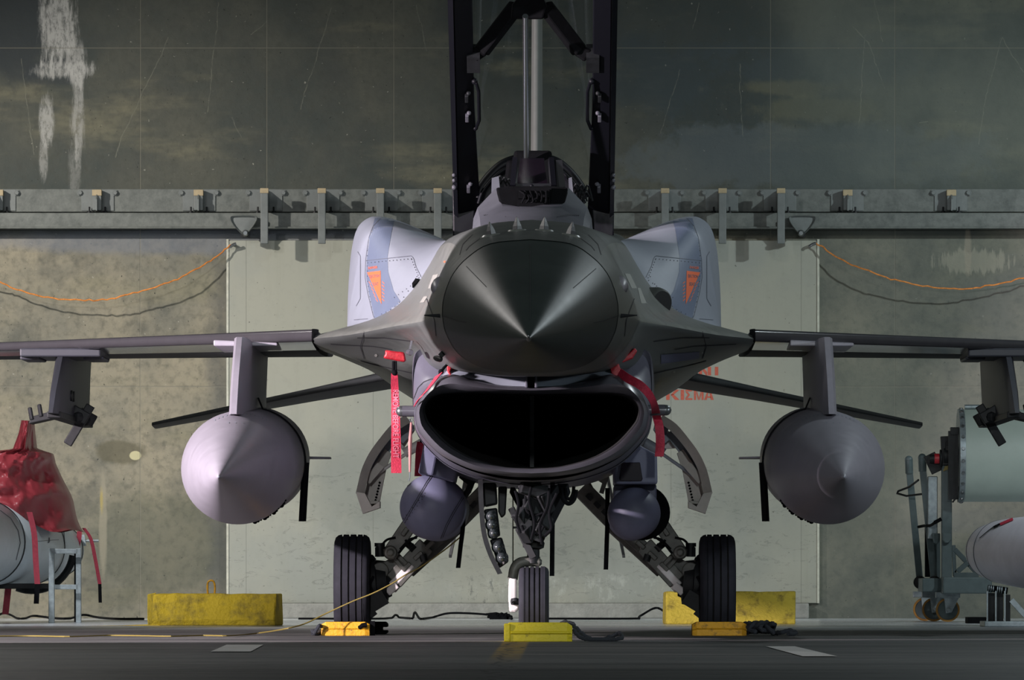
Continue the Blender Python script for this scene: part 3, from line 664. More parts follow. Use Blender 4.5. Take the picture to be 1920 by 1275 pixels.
for s in (-1, 1):
    mb = MB(); mb.grid([[Vector((s * p.x, p.y, p.z)) for p in r] for r in wing_rows(WST)], True, True, True)
    w = build('wing', mb, M['wing'], jet, smooth=50)
    # leading edge flap as its own piece, drooped slightly
    fl = []
    for (X, y0, c, z, th), nr in zip(WST, NOSE):
        a = airfoil(c, th / c, nose=nr); nose = [q for q in a[len(a) // 2 - 11:len(a) // 2 + 12]]
        fl.append([Vector((s * X, y0 + x - .012, z + zz * 1.04)) for x, zz in nose])
    m_ = min(len(f) for f in fl); mb = MB(); mb.grid([f[:m_] for f in fl], True, True, True)
    build('leading_edge_flap', mb, M['edge'], jet, smooth=60)
    mb = MB(); e = WST[0]
    mb.prism([Vector((s * (e[0] - .012), e[1] + x - .016, e[3] + zz * 1.12)) for x, zz in airfoil(e[2], e[4] / e[2], nose=.037) if x < 1.0], (s * .012, 0, 0)); build('flap_seal', mb, M['blackm'], jet, smooth=0)
# ---- tailplanes and fin
for s in (-1, 1):
    mb = MB(); st = [(.93, 49.7 - DM, 2.75, 1.80, .13), (1.6, 50.35 - DM, 2.15, 1.685, .085), (2.79, 51.5 - DM, 1.1, 1.478, .045)]
    rows_ = wing_rows(st)
    mb.grid([[Vector((s * p.x, p.y, p.z)) for p in r] for r in rows_], True, True, True)
    build('tailplane', mb, M['wing'], jet, smooth=50)
mb = MB()
rows_ = [[Vector((zz + .0, y0 + x, z)) for x, zz in airfoil(c, th / c)] for z, y0, c, th in ((2.3, 47.6 - DM, 4.6, .09), (3.2, 49.0 - DM, 3.4, .082), (5.1, 51.4 - DM, 1.4, .07))]
mb.grid(rows_, True, True, True); build('tail_fin', mb, M['fin'], jet, smooth=50)
for s in (-1, 1):
    mb = MB(); y = 50.4 - DM
    a, b, c, d = Vector((s * .45, y, 1.3)), Vector((s * .45, y + 1.1, 1.3)), Vector((s * .615, y + .85, .51)), Vector((s * .61, y + .45, .53))
    mb.prism([a, b, c, d], (.02 * s, 0, .0)); build('ventral_fin', mb, M['body'], jet, smooth=0)
# ---- conformal tanks on the shoulders
IC = [(836, 452), (806, 500), (790, 527), (773, 549), (753, 568), (719, 596), (690, 607), (651, 615)]
OC = [(834, 450), (790, 431), (745, 413), (712, 406), (690, 409), (670, 428), (659, 470), (653, 540), (651, 613)]
nv, ntt = 72, 44
I_ = resample(spline([(x, y, 0) for x, y in IC], 6), nv); O_ = resample(spline([(x, y, 0) for x, y in OC], 6), nv)
def cftD(t):
    return 43.58 + .95 * min(t, .82) / .82 + (0 if t < .82 else 1.0 * ((t - .82) / .18) ** 2)
cft = MB(); g = []
for j in range(ntt + 1):
    t = j / ntt; tt = 1 - (1 - t) ** 1.35
    g.append([P(*(I_[i].lerp(O_[i], tt)).xy, cftD(tt) + .7 * max(0, (i / (nv - 1) - .55) / .45) ** 1.5 * (1 - tt)) for i in range(nv)])
D1 = cftD(1)
g2 = []
for D, f in ((46.8, 1.0), (48.2, .92), (49.6, .6)):
    cx, cz = g[0][nv // 2].x, g[0][nv // 2].z
    g2.append([Vector((cx + (g[-1][i].x - cx) * f, D - DM, cz + (g[-1][i].z - cz) * f)) for i in range(nv)])
XB = [(405, 742), (430, 735), (480, 727), (510, 728), (545, 738), (575, 757), (592, 768), (620, 800)]
XS = [(405, 704), (424, 699), (445, 691), (488, 685), (520, 684), (550, 689), (600, 703), (625, 710)]
def interp(T, y):
    for (y0, x0), (y1, x1) in zip(T, T[1:]):
        if y <= y1: return x0 + (x1 - x0) * max(0, (y - y0) / (y1 - y0))
    return T[-1][1]
cft.grid(g + g2, False)
cft.v += [Vector(v) for v in []]
cftR = cft.mirror()
def cft_marks(mb, flip):
    bv = mb.bvh(); c = 1000.5
    def q(pts): return [(2 * c - x, y) for x, y in pts] if flip else pts
    yy = 409.0; prev = None
    while yy < 606:
        x0, x1 = interp(XS, yy), interp(XB, yy)
        row = [hit(bv, *q([(x0 + (x1 - x0) * k / 10, yy)])[0], .0012) for k in range(11)]
        row = [h if h is not None and h.y < 45.3 - DM else None for h in row]
        if prev:
            for k in range(10):
                f = [prev[k], prev[k + 1], row[k + 1], row[k]]
                if None not in f: mb.add(f, [(0, 1, 2, 3)], 1)
        prev = row; yy += 2.5
    LNS = [[(712, 411), (700, 424), (692, 445), (686, 488), (685, 520), (690, 550), (700, 592), (706, 600)], [(686, 489), (772, 480), (776, 486), (780, 500), (790, 520)], [(671, 472), (676, 480), (676, 560), (668, 574)], [(664, 600), (690, 598)]]
    for L in LNS: line_on(mb, bv, q(L), 1.1, 2)
    line_on(mb, bv, q([(700, 424), (692, 445), (686, 488), (685, 520), (690, 550), (700, 592)]), 4.0, 0, off=.0012)
    for i in range(13): x = 690 + i * 6.8; dot_on(mb, bv, *q([(x, 493 - (x - 690) * .09)])[0], .9, 3)
    for i in range(9): t = i / 8; dot_on(mb, bv, *q([(716 + 66 * t, 589 - 70 * t + 22 * math.sin(PI * t) * .6)])[0], .9, 3)
    for i in range(8): t = i / 7; dot_on(mb, bv, *q([(772 + 14 * t, 487 + 34 * t)])[0], .9, 3)
    for i in range(14): t = i / 13; dot_on(mb, bv, *q([(689.5 - 2 * math.sin(PI * t) + 12 * t * t, 470 + 125 * t)])[0], .8, 3)
    for i in range(7): t = i / 6; dot_on(mb, bv, *q([(740 + 45 * t, 558 - 32 * t)])[0], .9, 3)
    tri_on(mb, bv, q([(689, 511), (714, 508), (716, 571)]), 4, 7, .003)
    if not flip: text_on(mb, bv, 'EJECTION', 703, 519, 19, 7, -.1, 2); text_on(mb, bv, 'SEAT', 705, 533, 11, 6.5, -.1, 2); text_on(mb, bv, 'DANGER', 700, 502, 17, 4.5, -.1, 4)
    else: text_on(mb, bv, 'EJECTION', 1298.5, 519, 19, 7, .1, 2); text_on(mb, bv, 'SEAT', 1297, 533, 11, 6.5, .1, 2); text_on(mb, bv, 'DANGER', 1301, 502, 17, 4.5, .1, 4)
    for i in range(6):    # hatching beside the warning triangle
        y = 528 + i * 6.5
        line_on(mb, bv, q([(717, y), (721, y + 4)]), 1.4, 4); line_on(mb, bv, q([(692 + i * 2.6, y), (696 + i * 2.6, y + 5)]), 1.2, 4)
for s, m_, f in ((-1, cft, False), (1, cftR, True)):
    cft_marks(m_, f)
    o = build('conformal_fuel_tank', m_, [M['cft'], M['cftb'], M['lined'], M['line'], M['orange']], jet, smooth=60, recalc=False)
    o['label'] = 'pale grey shoulder fuel tank with orange ejection seat triangle'
mb = MB(); bv = cft.bvh(); quad_on(mb, bv, [(780, 531), (786, 524), (791, 528), (775, 547)], 0, 3, .012); quad_on(mb, bv, [(776, 534), (783, 524), (789, 527), (777, 546)], 0, 3, .016); build('vent_cover', mb, M['blackm'], jet, smooth=0)
# ---- intake
T1o = [(0, 725), (60, 722), (110, 712), (146, 702), (176, 709), (203, 735), (217, 765), (218, 786), (210, 812), (177, 848), (143, 868), (101, 884), (50, 893), (0, 896)]
T1i = [(0, 739), (60, 738), (110, 737), (150, 737), (176, 741), (193, 751), (202, 765), (201, 782), (194, 797), (166, 828), (134, 850), (98, 865), (50, 876), (0, 879)]
def lin2(a, b, f): return [(p[0] + (q[0] - p[0]) * f, p[1] + (q[1] - p[1]) * f) for p, q in zip(a, b)]
def shrink(a, f, cy=805): return [(u * f, cy + (y - cy) * f) for u, y in a]
lip = body_loft([(41.62, T1o), (41.45, T1o)], 4, 1)[:1] + body_loft([(41.44, lin2(T1o, T1i, .03)), (41.37, lin2(T1o, T1i, .25)), (41.34, lin2(T1o, T1i, .5)), (41.37, lin2(T1o, T1i, .78)), (41.46, T1i)], 4, 1)
mb = MB(); mb.grid(lip, True); build('intake_lip', mb, M['lip'], jet, smooth=70)
duct = body_loft([(41.45, T1i), (42.2, shrink(T1i, .95)), (43.4, shrink(T1i, .84)), (44.8, shrink(T1i, .66))], 4, 2)
mb = MB(); mb.grid(duct, True, False, True); build('intake_duct', mb, M['duct'], jet, smooth=60)
mb = MB(); mb.box((-.012, 41.9 - DM, P(0, 876, 41.9).z), (.012, 44.4 - DM, P(0, 742, 41.9).z)); build('intake_strut', mb, M['geard'], jet, smooth=0)
T1b = [(0, 725), (60, 722), (110, 712), (146, 702), (176, 709), (203, 735), (217, 765), (218, 786), (210, 812), (177, 848), (143, 870), (101, 887), (50, 898), (0, 901)]
T11 = [(0, 702), (60, 699), (108, 688), (138, 684), (166, 700), (200, 732), (217, 763), (219, 786), (211, 813), (178, 850), (144, 872), (101, 889), (50, 900), (0, 903)]
T12 = [(0, 698), (60, 695), (108, 684), (138, 682), (168, 698), (204, 728), (220, 760), (221, 784), (212, 815), (180, 852), (146, 875), (101, 892), (50, 903), (0, 906)]
T15 = [(0, 696), (60, 693), (108, 682), (140, 672), (172, 660), (208, 666), (222, 700), (222, 782), (213, 817), (181, 854), (147, 878), (101, 895), (50, 905), (0, 909)]
T2 = [(0, 690), (60, 686), (120, 676), (176, 657), (210, 657), (223, 669), (225, 715), (223, 780), (214, 818), (182, 856), (148, 880), (100, 898), (50, 908), (0, 912)]
T3 = [(0, 700), (60, 698), (120, 694), (176, 690), (205, 692), (222, 702), (226, 730), (222, 785), (212, 822), (182, 862), (148, 890), (100, 908), (50, 916), (0, 918)]
T4 = [(0, 740), (60, 738), (120, 734), (176, 732), (205, 734), (215, 740), (219, 760), (214, 790), (200, 825), (170, 862), (138, 888), (95, 906), (50, 914), (0, 916)]
tr = body_loft([(41.5, T1b), (41.62, T11), (42.2, T12), (42.4, T15), (42.6, T2), (44.8, T3), (47.2, T4)], 4, 3)
def tmi(i, j):
    nn = len(tr[0]); j = min(j, nn - 1 - j)
    return 2 if i < 3 and j < 15 else 0
tm = MB(); tm.grid(tr, True, False, True, mif=tmi); BVT = tm.bvh()
for m in (0, 1):
    L = [(776, 748), (784, 727), (795, 716), (808, 711), (818, 711)]
    line_on(tm, BVT, mirx(L, 998.5) if m else L, 1.2, 1)
build('intake_trunk', tm, [M['trunk'], M['line'], M['cft']], jet, smooth=50)
for x in (987, 1005):
    mb = MB(); mb.box((P(x, 0, 41.4).x - .007, 41.36 - DM, P(0, 727, 41.4).z), (P(x, 0, 41.4).x + .007, 41.9 - DM, P(0, 700, 41.4).z)); build('diverter_strut', mb, M['trunk'], jet, smooth=0, bevel=.003)
for s, x0, x1, y in ((-1, 782, 742, 771), (1, 1216, 1259, 769)):
    D = 42.0; mb = MB(); a = P(x0 - s * 6, y, D); b = P(x1 - s * 12, y, D); e = P(x1, y, D)
    mb.cyl(a, b, .033, 20); o = build('position_light', mb, M['lip'], jet, smooth=60)
    mb = MB(); mb.lathe(b, e, [(0, .032), (.3, .0315), (.6, .027), (.85, .017), (1, .002)], 20); build('lens', mb, M['steel'], o, smooth=60)
# small pitot and blade near the left strake
mb = MB(); mb.bar(P(768, 658, 42.2), P(772, 639, 42.2), .012, .03); mb.lathe(P(765, 660, 42.2), P(771, 661, 42.0), [(0, .014), (.6, .02), (1, .014)], 12, 0); build('side_probe', mb, M['lip'], jet)
mb = MB(); mb.bar(P(839, 654, 40.7), P(825, 668, 40.7), .012, .03); mb.lathe(P(816, 671, 40.9), P(827, 674, 40.6), [(0, .012), (.3, .017), (.8, .017), (1, .008)], 14); build('chin_probe', mb, M['geard'], jet)
# ---- cockpit
def arch(D, half, t=.03):
    return [Vector((u / sc(D), D - DM, CAMZ + (VY - y) / sc(D))) for u, y in half]
C = [(41.45, [(0, 416), (40, 417), (95, 432), (105, 440), (112, 448)]), (41.9, [(0, 388), (55, 388), (98, 408), (109, 424), (114, 450)]), (42.3, [(0, 386), (60, 376), (101, 396), (110, 412), (114, 452)]), (42.75, [(0, 384), (68, 352), (103, 389), (111, 410), (115, 454)])]
rows_ = []
for D, h in C:
    L = [Vector((-u / sc(D), D - DM, CAMZ + (VY - y) / sc(D))) for u, y in h[::-1]]; R = [Vector((u / sc(D), D - DM, CAMZ + (VY - y) / sc(D))) for u, y in h[1:]]
    rows_.append(L + R)
cm = MB(); cm.grid(rows_, False); BVC = cm.bvh()
for m in (0, 1):
    L = [(908, 404), (925, 402), (948, 407)]
    LL = mirx(L, 996.5) if m else L
    q = resample([(x, y, 0) for x, y in LL], 14)
    for p in q: dot_on(cm, BVC, p.x, p.y, 1, 1)
o = build('cockpit_cowl', cm, [M['cowl'], M['line']], jet, smooth=22, recalc=False)
mb = MB(); pts = [(930, 352), (936, 377), (950, 384), (966, 388), (1030, 388), (1047, 387), (1059, 379), (1065, 352), (1040, 349), (960, 349)]
mb.ppx(pts, 42.1, .6); build('glareshield', mb, M['blackm'], jet, smooth=0, bevel=.01)
mb = MB(); mb.ppx([(966, 352), (1034, 352), (1030, 388), (970, 388)], 42.05, .3)
for x0, x1, y0, y1 in ((972, 986, 356, 372), (990, 1012, 360, 378), (1014, 1030, 354, 370)): mb.ppx([(x0, y0), (x1, y0), (x1, y1), (x0, y1)], 41.98, .08)
for k in range(6): mb.tube(spline([P(978 + k * 9, 380, 41.98), P(984 + k * 8, 366 + (k % 3) * 5, 41.95), P(974 + k * 10, 358, 41.98)], 5), .006, 6)
build('display_mount', mb, M['blackm'], jet, smooth=0)
mb = MB(); mb.prism([P(976, 298, 42.8), P(1020, 298, 42.8), P(1026, 344, 42.45), P(970, 344, 42.45)], (0, .02, .006)); build('display_glass', mb, M['hud'], jet, smooth=0)
mb = MB()
mb.bar(P(967, 300, 42.5), P(962, 352, 42.4), .03, .06); mb.bar(P(1033, 300, 42.5), P(1037, 352, 42.4), .03, .06); mb.ppx([(966, 344), (1034, 344), (1036, 352), (964, 352)], 42.4, .12)
mb.ppx([(1042, 300), (1054, 300), (1060, 350), (1044, 352)], 42.6, .1); mb.ball(P(997, 349, 42.35), .012)
build('display_frame', mb, M['black'], jet, smooth=0)
mb = MB(); mb.ppx([(963, 282), (1035, 282), (1035, 352), (963, 352)], 44.2, .25); mb.ppx([(950, 300), (1050, 300), (1060, 400), (940, 400)], 44.25, .3); build('ejection_seat', mb, M['blackm'], jet, smooth=0, bevel=.02)
mb = MB(); ap = spline([P(x, y, 44.9) for x, y in ((897, 372), (905, 350), (925, 325), (950, 306), (990, 297), (1035, 302), (1062, 320), (1085, 348), (1096, 372))], 5); mb.tube(ap, .035, 10); mb.tube([p + Vector((0, -.05, -.035)) for p in ap], .012, 8); build('aft_canopy_arch', mb, M['black'], jet, smooth=60)
mb = MB(); mb.ppx([(900, 372), (915, 345), (940, 322), (964, 310), (964, 420), (900, 440)], 44.95, .1); build('cockpit_bulkhead', mb, M['black'], jet, smooth=0); mb = MB(); mb.ppx([(1036, 310), (1060, 325), (1084, 348), (1096, 372), (1096, 440), (1036, 420)], 44.95, .1); build('cockpit_bulkhead', mb, M['black'], jet, smooth=0)
mb = MB()
for k in range(7):
    x = 1076 + k * 3.5; mb.tube(spline([P(x - 6, 372 + k * 3, 43.9), P(x + 4, 345 + (k * 7) % 20, 43.8), P(x + 14, 362 + (k * 5) % 16, 43.9)], 5), .006, 6)
build('cockpit_wiring', mb, M['geard'], jet); mb = MB()
for k in range(4): mb.tube(spline([P(930 + k * 9, 345, 43.5), P(938 + k * 8, 330 + k * 3, 43.4), P(950 + k * 6, 348, 43.5)], 5), .006, 6)
build('cockpit_wiring', mb, M['geard'], jet)
mb = MB(); mb.ppx([(922, 334), (935, 330), (937, 352), (921, 372)], 43.0, .5); mb.ppx([(1066, 334), (1072, 332), (1076, 372), (1068, 372)], 43.0, .5); build('side_console', mb, M['cowl'], jet, smooth=0)
# ---- canopy, raised
HD, FD = 45.3, 42.35
zh = P(0, 446, HD).z; zf = P(0, -125, FD).z
A0 = Vector((0, HD - DM, zh)); A1 = Vector((0, FD - DM, zf)); AX = (A1 - A0).normalized(); NUP = Vector((0, -AX.z, AX.y)) * -1
NUP = Vector((0, AX.z, -AX.y))
if NUP.z < 0: NUP = -NUP
def rp(t, x, h=0): return A0.lerp(A1, t) + Vector((x, 0, 0)) + NUP * h
def tpy(py):           # place along the rail that is seen at picture height py
    lo, hi = 0.0, 1.0
    for _ in range(40):
        m = (lo + hi) / 2; q = rp(m, 0)
        if VY - (q.z - CAMZ) * F / (q.y + DM) > py: lo = m
        else: hi = m
    return lo
def xin(t): return .335 + .03 * min(1, t / .45)
for s in (-1, 1):
    mb = MB(); N = 16
    rows_ = []
    for i in range(N + 1):
        t = i / N; xi = xin(t); xo = .478
        rows_.append([rp(t, s * xi, -.0), rp(t, s * xo, -.03), rp(t, s * xo, .1), rp(t, s * xi, .06)])
    mb.grid(rows_, True, True, True)
    r_ = build('canopy_rail', mb, M['black'], jet, smooth=30, bevel=.008)
    mb = MB(); rows_ = []
    for i in range(N + 1):
        t = i / N; xo = .515 - .01 * (1 - t)
        rows_.append([rp(t, s * .48, -.05), rp(t, s * xo, -.03), rp(t, s * xo, .14), rp(t, s * .48, .14)])
    mb.grid(rows_, True, True, True); build('rail_flange', mb, M['black'], r_, smooth=30)
    # hinge side panel going down to the sill
    mb = MB(); mb.ppx([(1000 + s * 152, 330), (1000 + s * 151, 446), (1000 + s * 112, 446), (1000 + s * 108, 372), (1000 + s * 100, 360), (1000 + s * 112, 330)], 45.0, .3); build('hinge_fairing', mb, M['black'], jet, smooth=0, bevel=.01)
    for y in (212, 345, 175):
        t = tpy(y); q = rp(t, s * .41, -.03)
        mb = MB(); mb.bar(q + AX * .03, q - AX * .04, .022, .03); mb.ball(q + AX * .045 - Vector((s * .012, 0, 0)), .014); build('latch', mb, M['lip'] if y != 175 else M['geard'], r_, smooth=0, bevel=.004)
    for y in (317, 327, 340):
        mb = MB(); mb.ball(rp(tpy(y), s * .5, -.045), .012 + .004 * (y == 340)); build('rail_bolt', mb, M['lip'], r_)
    ta, tb = tpy(150), tpy(240); xi = xin(ta)
    mb = MB(); mb.tube([rp(ta, s * (xi + .01), .02), rp(ta, s * (xi - .015), -.02), rp(ta * .85 + tb * .15, s * (xi - .03), -.03), rp(ta * .25 + tb * .75, s * (xi - .03), -.03), rp(tb, s * (xi - .01), .0), rp(tb, s * (xi + .01), .02)], .011, 8)
    mb.ball(rp(ta, s * (xi - .005), -.01), .02); mb.ball(rp(tb, s * (xi - .005), 0), .016)
    build('grab_handle', mb, M['black'], r_)
    tm_ = tpy(112); mb = MB(); mb.bar(rp(tm_ + .02, s * (xin(tm_) + .0), .02), rp(tm_ - .03, s * (xin(tm_) + .0), .02), .08, .1); build('brace_mount', mb, M['geard'], r_, smooth=0)
mb = MB(); D = rp(tpy(106), 0).y + DM
for s in (-1, 1):
    c = 995; mb.bar(P(c + s * 108, 106, D), P(c + s * 88, 92, D), .05, .08); mb.bar(P(c + s * 92, 96, D), P(c + s * 26, 10, D - .1), .075, .09)
mb.ppx([(958, 34), (1019, 34), (1026, 10), (1018, -6), (972, -6), (960, 8)], D - .15, .1)
build('canopy_brace', mb, M['blackm'], jet, smooth=0, bevel=.012)
mb = MB(); rows_ = []; N = 20
for i in range(N + 1):
    t = i / N; h = .06 + .42 * math.sin(PI * min(1, .12 + t * .62)) ; r_ = []
    for k in range(25):
        a = PI * k / 24; x = -(xin(t) + .06) * math.cos(a); r_.append(rp(t, x, .05 + h * math.sin(a)))
    rows_.append(r_)
mb.grid(rows_, False); build('canopy_glass', mb, M['glass'], jet, smooth=80, recalc=False)
mb = MB(); mb.tube(rows_[-1], .025, 10); mb.tube(rows_[0], .02, 10); build('canopy_bow', mb, M['black'], jet)
mb = MB(); mb.cyl(P(987, 300, 44.15), P(985, 30, 43.0), .0175, 18); build('canopy_actuator', mb, M['chrome'], jet, smooth=60)
# ---- pylons
for s in (-1, 1):
    mb = MB(); X = s * 1.807; w = .085
    prof = [(43.0, 1.39), (43.95, 1.86), (47.6, 1.86), (47.3, 1.36)]
    top = []
    def plan(y0, y1, z, ww):
        L = y1 - y0; return [Vector((X + ww * a, y0 + L * b - DM, z)) for a, b in ((-.2, 0), (.2, 0), (.5, .07), (.5, .85), (.12, 1), (-.12, 1), (-.5, .85), (-.5, .07))]
    mb.grid([plan(43.0, 47.3, 1.36, w), plan(43.3, 47.4, 1.6, w), plan(43.75, 47.6, 1.85, w)], True, True, True)
    py = build('wing_pylon', mb, M['tank'], jet, smooth=30)
    mb = MB(); mb.prism([(X - .2, 44.6 - DM, 1.822), (X + .2, 44.6 - DM, 1.822), (X + .2, 44.6 - DM, 1.842), (X - .2, 44.6 - DM, 1.86)], (0, 1.6, 0)); build('pylon_shoulder', mb, M['tank'], py, smooth=0, bevel=.008)
    X = s * 3.05; w = .075
    mb = MB()
    mb.grid([plan(44.9, 48.5, 1.41, .065), plan(45.15, 48.5, 1.55, w), plan(45.9, 48.6, 1.85, w * 1.1)], True, True, True)
    py = build('outer_pylon', mb, M['opyl'], jet, smooth=30)
    mb = MB()
    mb.box((X - .26, 45.75 - DM, 1.79), (X + .26, 46.7 - DM, 1.845)); mb.box((X - .27, 45.9 - DM, 1.775), (X - .14, 46.5 - DM, 1.80)); mb.box((X + .14, 45.9 - DM, 1.775), (X + .27, 46.5 - DM, 1.80)); build('pylon_rail', mb, M['opyl'], py, smooth=0, bevel=.01)
    mb = MB(); mb.box((X - .045, 45.2 - DM, 1.385), (X + .045, 48.3 - DM, 1.425))
    for yy in (46.6, 47.3): mb.ball((X - s * .06, yy - DM, 1.42), .045, 8, 6); mb.bar((X - s * .05, yy - DM, 1.40), (X - s * .09, yy - DM, 1.47), .05, .12)
    for dx, dz in ((.17, .0), (.11, .02)): mb.cyl((X + s * dx, 45.6 - DM, 1.38 + dz), (X + s * dx - .015, 45.62 - DM, 1.46 + dz), .014, 10)
    mb.prism([(X + s * .19, 45.6 - DM, 1.355), (X + s * .03, 45.6 - DM, 1.39), (X + s * .03, 45.6 - DM, 1.44), (X + s * .18, 45.6 - DM, 1.40)], (0, .3, 0)); mb.bar((X - s * .02, 46.9 - DM, 1.39), (X - s * .07, 46.9 - DM, 1.36), .05, .3)
    build('sway_brace', mb, M['geard'], py, smooth=0, bevel=.006)
    for dz in (0, .05): mb = MB(); mb.cyl((X + .03, 46.2 - DM + dz * 4, 1.55), (X + .05, 46.2 - DM + dz * 4, 1.55), .035, 14);     build('access_cap', mb, M['geard'], py)
# ---- landing gear: wheels
def tyre(X, yc, z, r, w, groove, parent, hubside):
    prof = []
    hw = w / 2
    sh = [(-hw * .72, r * .66), (-hw * .97, r * .78), (-hw, r * .86), (-hw * .93, r * .94), (-hw * .78, r * .985)]
    gz = []
    for g in groove: gz += [(g - .006, r * 1.0), (g - .004, r * .965), (g + .004, r * .965), (g + .006, r * 1.0)]
    prof = sh + [(-hw * .62, r * .998)] + gz + [(hw * .62, r * .998)] + [(-a, b) for a, b in sh[::-1]]
    n = 64; rows_ = []
    for k in range(n):
        a = 2 * PI * k / n; rows_.append([Vector((X + x, yc + rr_ * math.cos(a), max(.0, z + rr_ * math.sin(a)))) for x, rr_ in prof])
    rows_.append(rows_[0]); mb = MB()
    def mi(i, j):
        a = prof[j][0]; b = prof[j + 1][0]
        return 1 if prof[j][1] < r * .98 and prof[j + 1][1] < r * .98 and abs(a) < hw * .6 else 0
    mb.grid(rows_, False, mif=mi)
    t = build('tyre', mb, [M['tyre'], M['groove']], parent, smooth=40)
    mb = MB(); mb.lathe((X - hw * .8, yc, z), (X + hw * .8, yc, z), [(0, r * .3), (.0, r * .66), (.1, r * .69), (.5, r * .6), (.9, r * .69), (1, r * .66), (1, r * .3)], 32); build('wheel_rim', mb, M['geard'], parent, smooth=30)
DMG = 46.0
mainx = {-1: -1.176, 1: 1.181}
for s in (-1, 1):
    X = mainx[s]
    tyre(X, 0, .3235, .3245, .232, (-.063, -.017, .03, .07) if s < 0 else (-.07, -.03, .017, .063), jet, -s)
    cx = 1002.2
    def Q(x, y, D=46.0):  # left-hand picture point mirrored for the right leg
        return P(x if s < 0 else 2 * cx - x + 3, y, D)
    mb = MB(); mb.lathe((X - s * .1, 0, .33), (X - s * .25, 0, .34), [(0, .17), (.35, .17), (.4, .15), (.8, .14), (.85, .1), (1, .09)], 28); mb.bar(Q(694, 1135, 45.9), Q(722, 1118, 45.9), .12, .1); mb.bar(Q(690, 1150, 45.9), Q(700, 1142, 45.9), .1, .08)
    build('brake_assembly', mb, M['geard'], jet, smooth=30)
    mb = MB(); mb.bar(Q(792, 948, 45.85), Q(730, 1040, 45.85), .095, .1); mb.lathe(Q(732, 1036, 45.75), Q(732, 1036, 46.0), [(0, .02), (.05, .024), (.05, .04), (.2, .046), (1, .046)], 20)
    for f in (.25, .45): 
        a = Q(792, 948, 45.79).lerp(Q(730, 1040, 45.79), f); mb.bar(a, a + (Q(730, 1040) - Q(792, 948)).normalized() * .06, .045, .03)
    strut = build('drag_strut', mb, M['gear'], jet, smooth=30, bevel=.006)
    mb = MB(); mb.bar(Q(850, 985, 46.0), Q(785, 1042, 46.0), .085, .09); mb.bar(Q(800, 1022, 45.97), Q(738, 1090, 45.97), .14, .12)
    mb.bar(Q(862, 992, 46.05), Q(770, 1076, 46.05), .06, .05)
    for f in (.3, .55, .8):
        a = Q(840, 990, 45.92).lerp(Q(752, 1072, 45.92), f); d = (Q(752, 1072) - Q(840, 990)).normalized(); mb.bar(a, a + d * .07, .07, .03)
    mb.prism([Q(x, y, 45.92) for x, y in ((722, 1052), (745, 1040), (766, 1062), (740, 1088), (722, 1112), (704, 1104), (704, 1060))], (0, .16, 0))
    for a, b in (((738, 1046), (756, 1066)), ((746, 1041), (764, 1060))): mb.bar(Q(*a, 45.9), Q(*b, 45.9), .022, .03)
    mb.cyl(Q(713, 1070, 45.88), Q(713, 1070, 46.0), .055, 20)
    mb.bar(Q(918, 916, 46.0), Q(845, 990, 46.0), .13, .12); mb.bar(Q(905, 905, 46.1), Q(858, 990, 46.1), .03, .03)
    build('main_strut', mb, M['gear'], jet, smooth=30, bevel=.006)
    for f in (.15, .35, .55, .75):
        a = Q(918, 916, 45.92).lerp(Q(845, 990, 45.92), f); d = (Q(845, 990) - Q(918, 916)).normalized(); mb = MB(); mb.bar(a, a + d * .045, .085, .03); build('strut_lug', mb, M['geard'], jet, smooth=0)
    mb = MB(); mb.bar(Q(862, 868, 45.7), Q(880, 925, 45.7), .03, .05); mb.bar(Q(872, 905, 45.7), Q(896, 890, 45.7), .02, .03); build('door_link', mb, M['gear'], jet, smooth=0)
    mb = MB(); mb.bar(Q(772, 1058, 45.92), Q(734, 1098, 45.92), .05, .05); mb.bar(Q(766, 1074, 45.95), Q(737, 1108, 45.95), .028, .04); mb.bar(Q(744, 1096, 45.9), Q(726, 1112, 45.9), .05, .05)
    build('retraction_link', mb, M['white'], jet, smooth=0, bevel=.008)
    mb = MB(); mb.cyl(Q(712, 1018, 45.9), Q(713, 1044, 45.9), .026, 14); mb.cyl(Q(712, 1018, 45.9), Q(712, 1025, 45.9), .034, 14); mb.cyl(Q(706, 1026, 45.88), Q(706, 1044, 45.88), .01, 8)
    build('shock_cylinder', mb, M['geard'], jet, smooth=40); mb = MB(); mb.cyl(Q(775, 1020, 45.9), Q(766, 1030, 45.9), .03, 12); build('actuator_end', mb, M['geard'], jet, smooth=40); mb = MB(); mb.cyl(Q(792, 1040, 45.9), Q(796, 1052, 45.9), .024, 12)
    build('strut_knob', mb, M['geard'], jet, smooth=40)
    mb = MB()
    for pts in ([(726, 1034), (718, 1022), (726, 1012), (742, 1008)], [(704, 1050), (696, 1042), (690, 1058)], [(747, 1038), (764, 1018), (784, 1004)], [(750, 1030), (768, 1012), (782, 1008)], [(760, 1012), (768, 1024), (776, 1020)], [(700, 1080), (694, 1095), (698, 1108)]):
        mb = MB(); mb.tube(spline([Q(x, y, 45.8) for x, y in pts], 6), .008, 7); build('brake_hose', mb, M['strap'], jet)
    mb = MB(); mb.cyl((X - s * .2, 0, .34), Q(742, 1075, 46.0), .05, 16); build('axle', mb, M['geard'], jet)
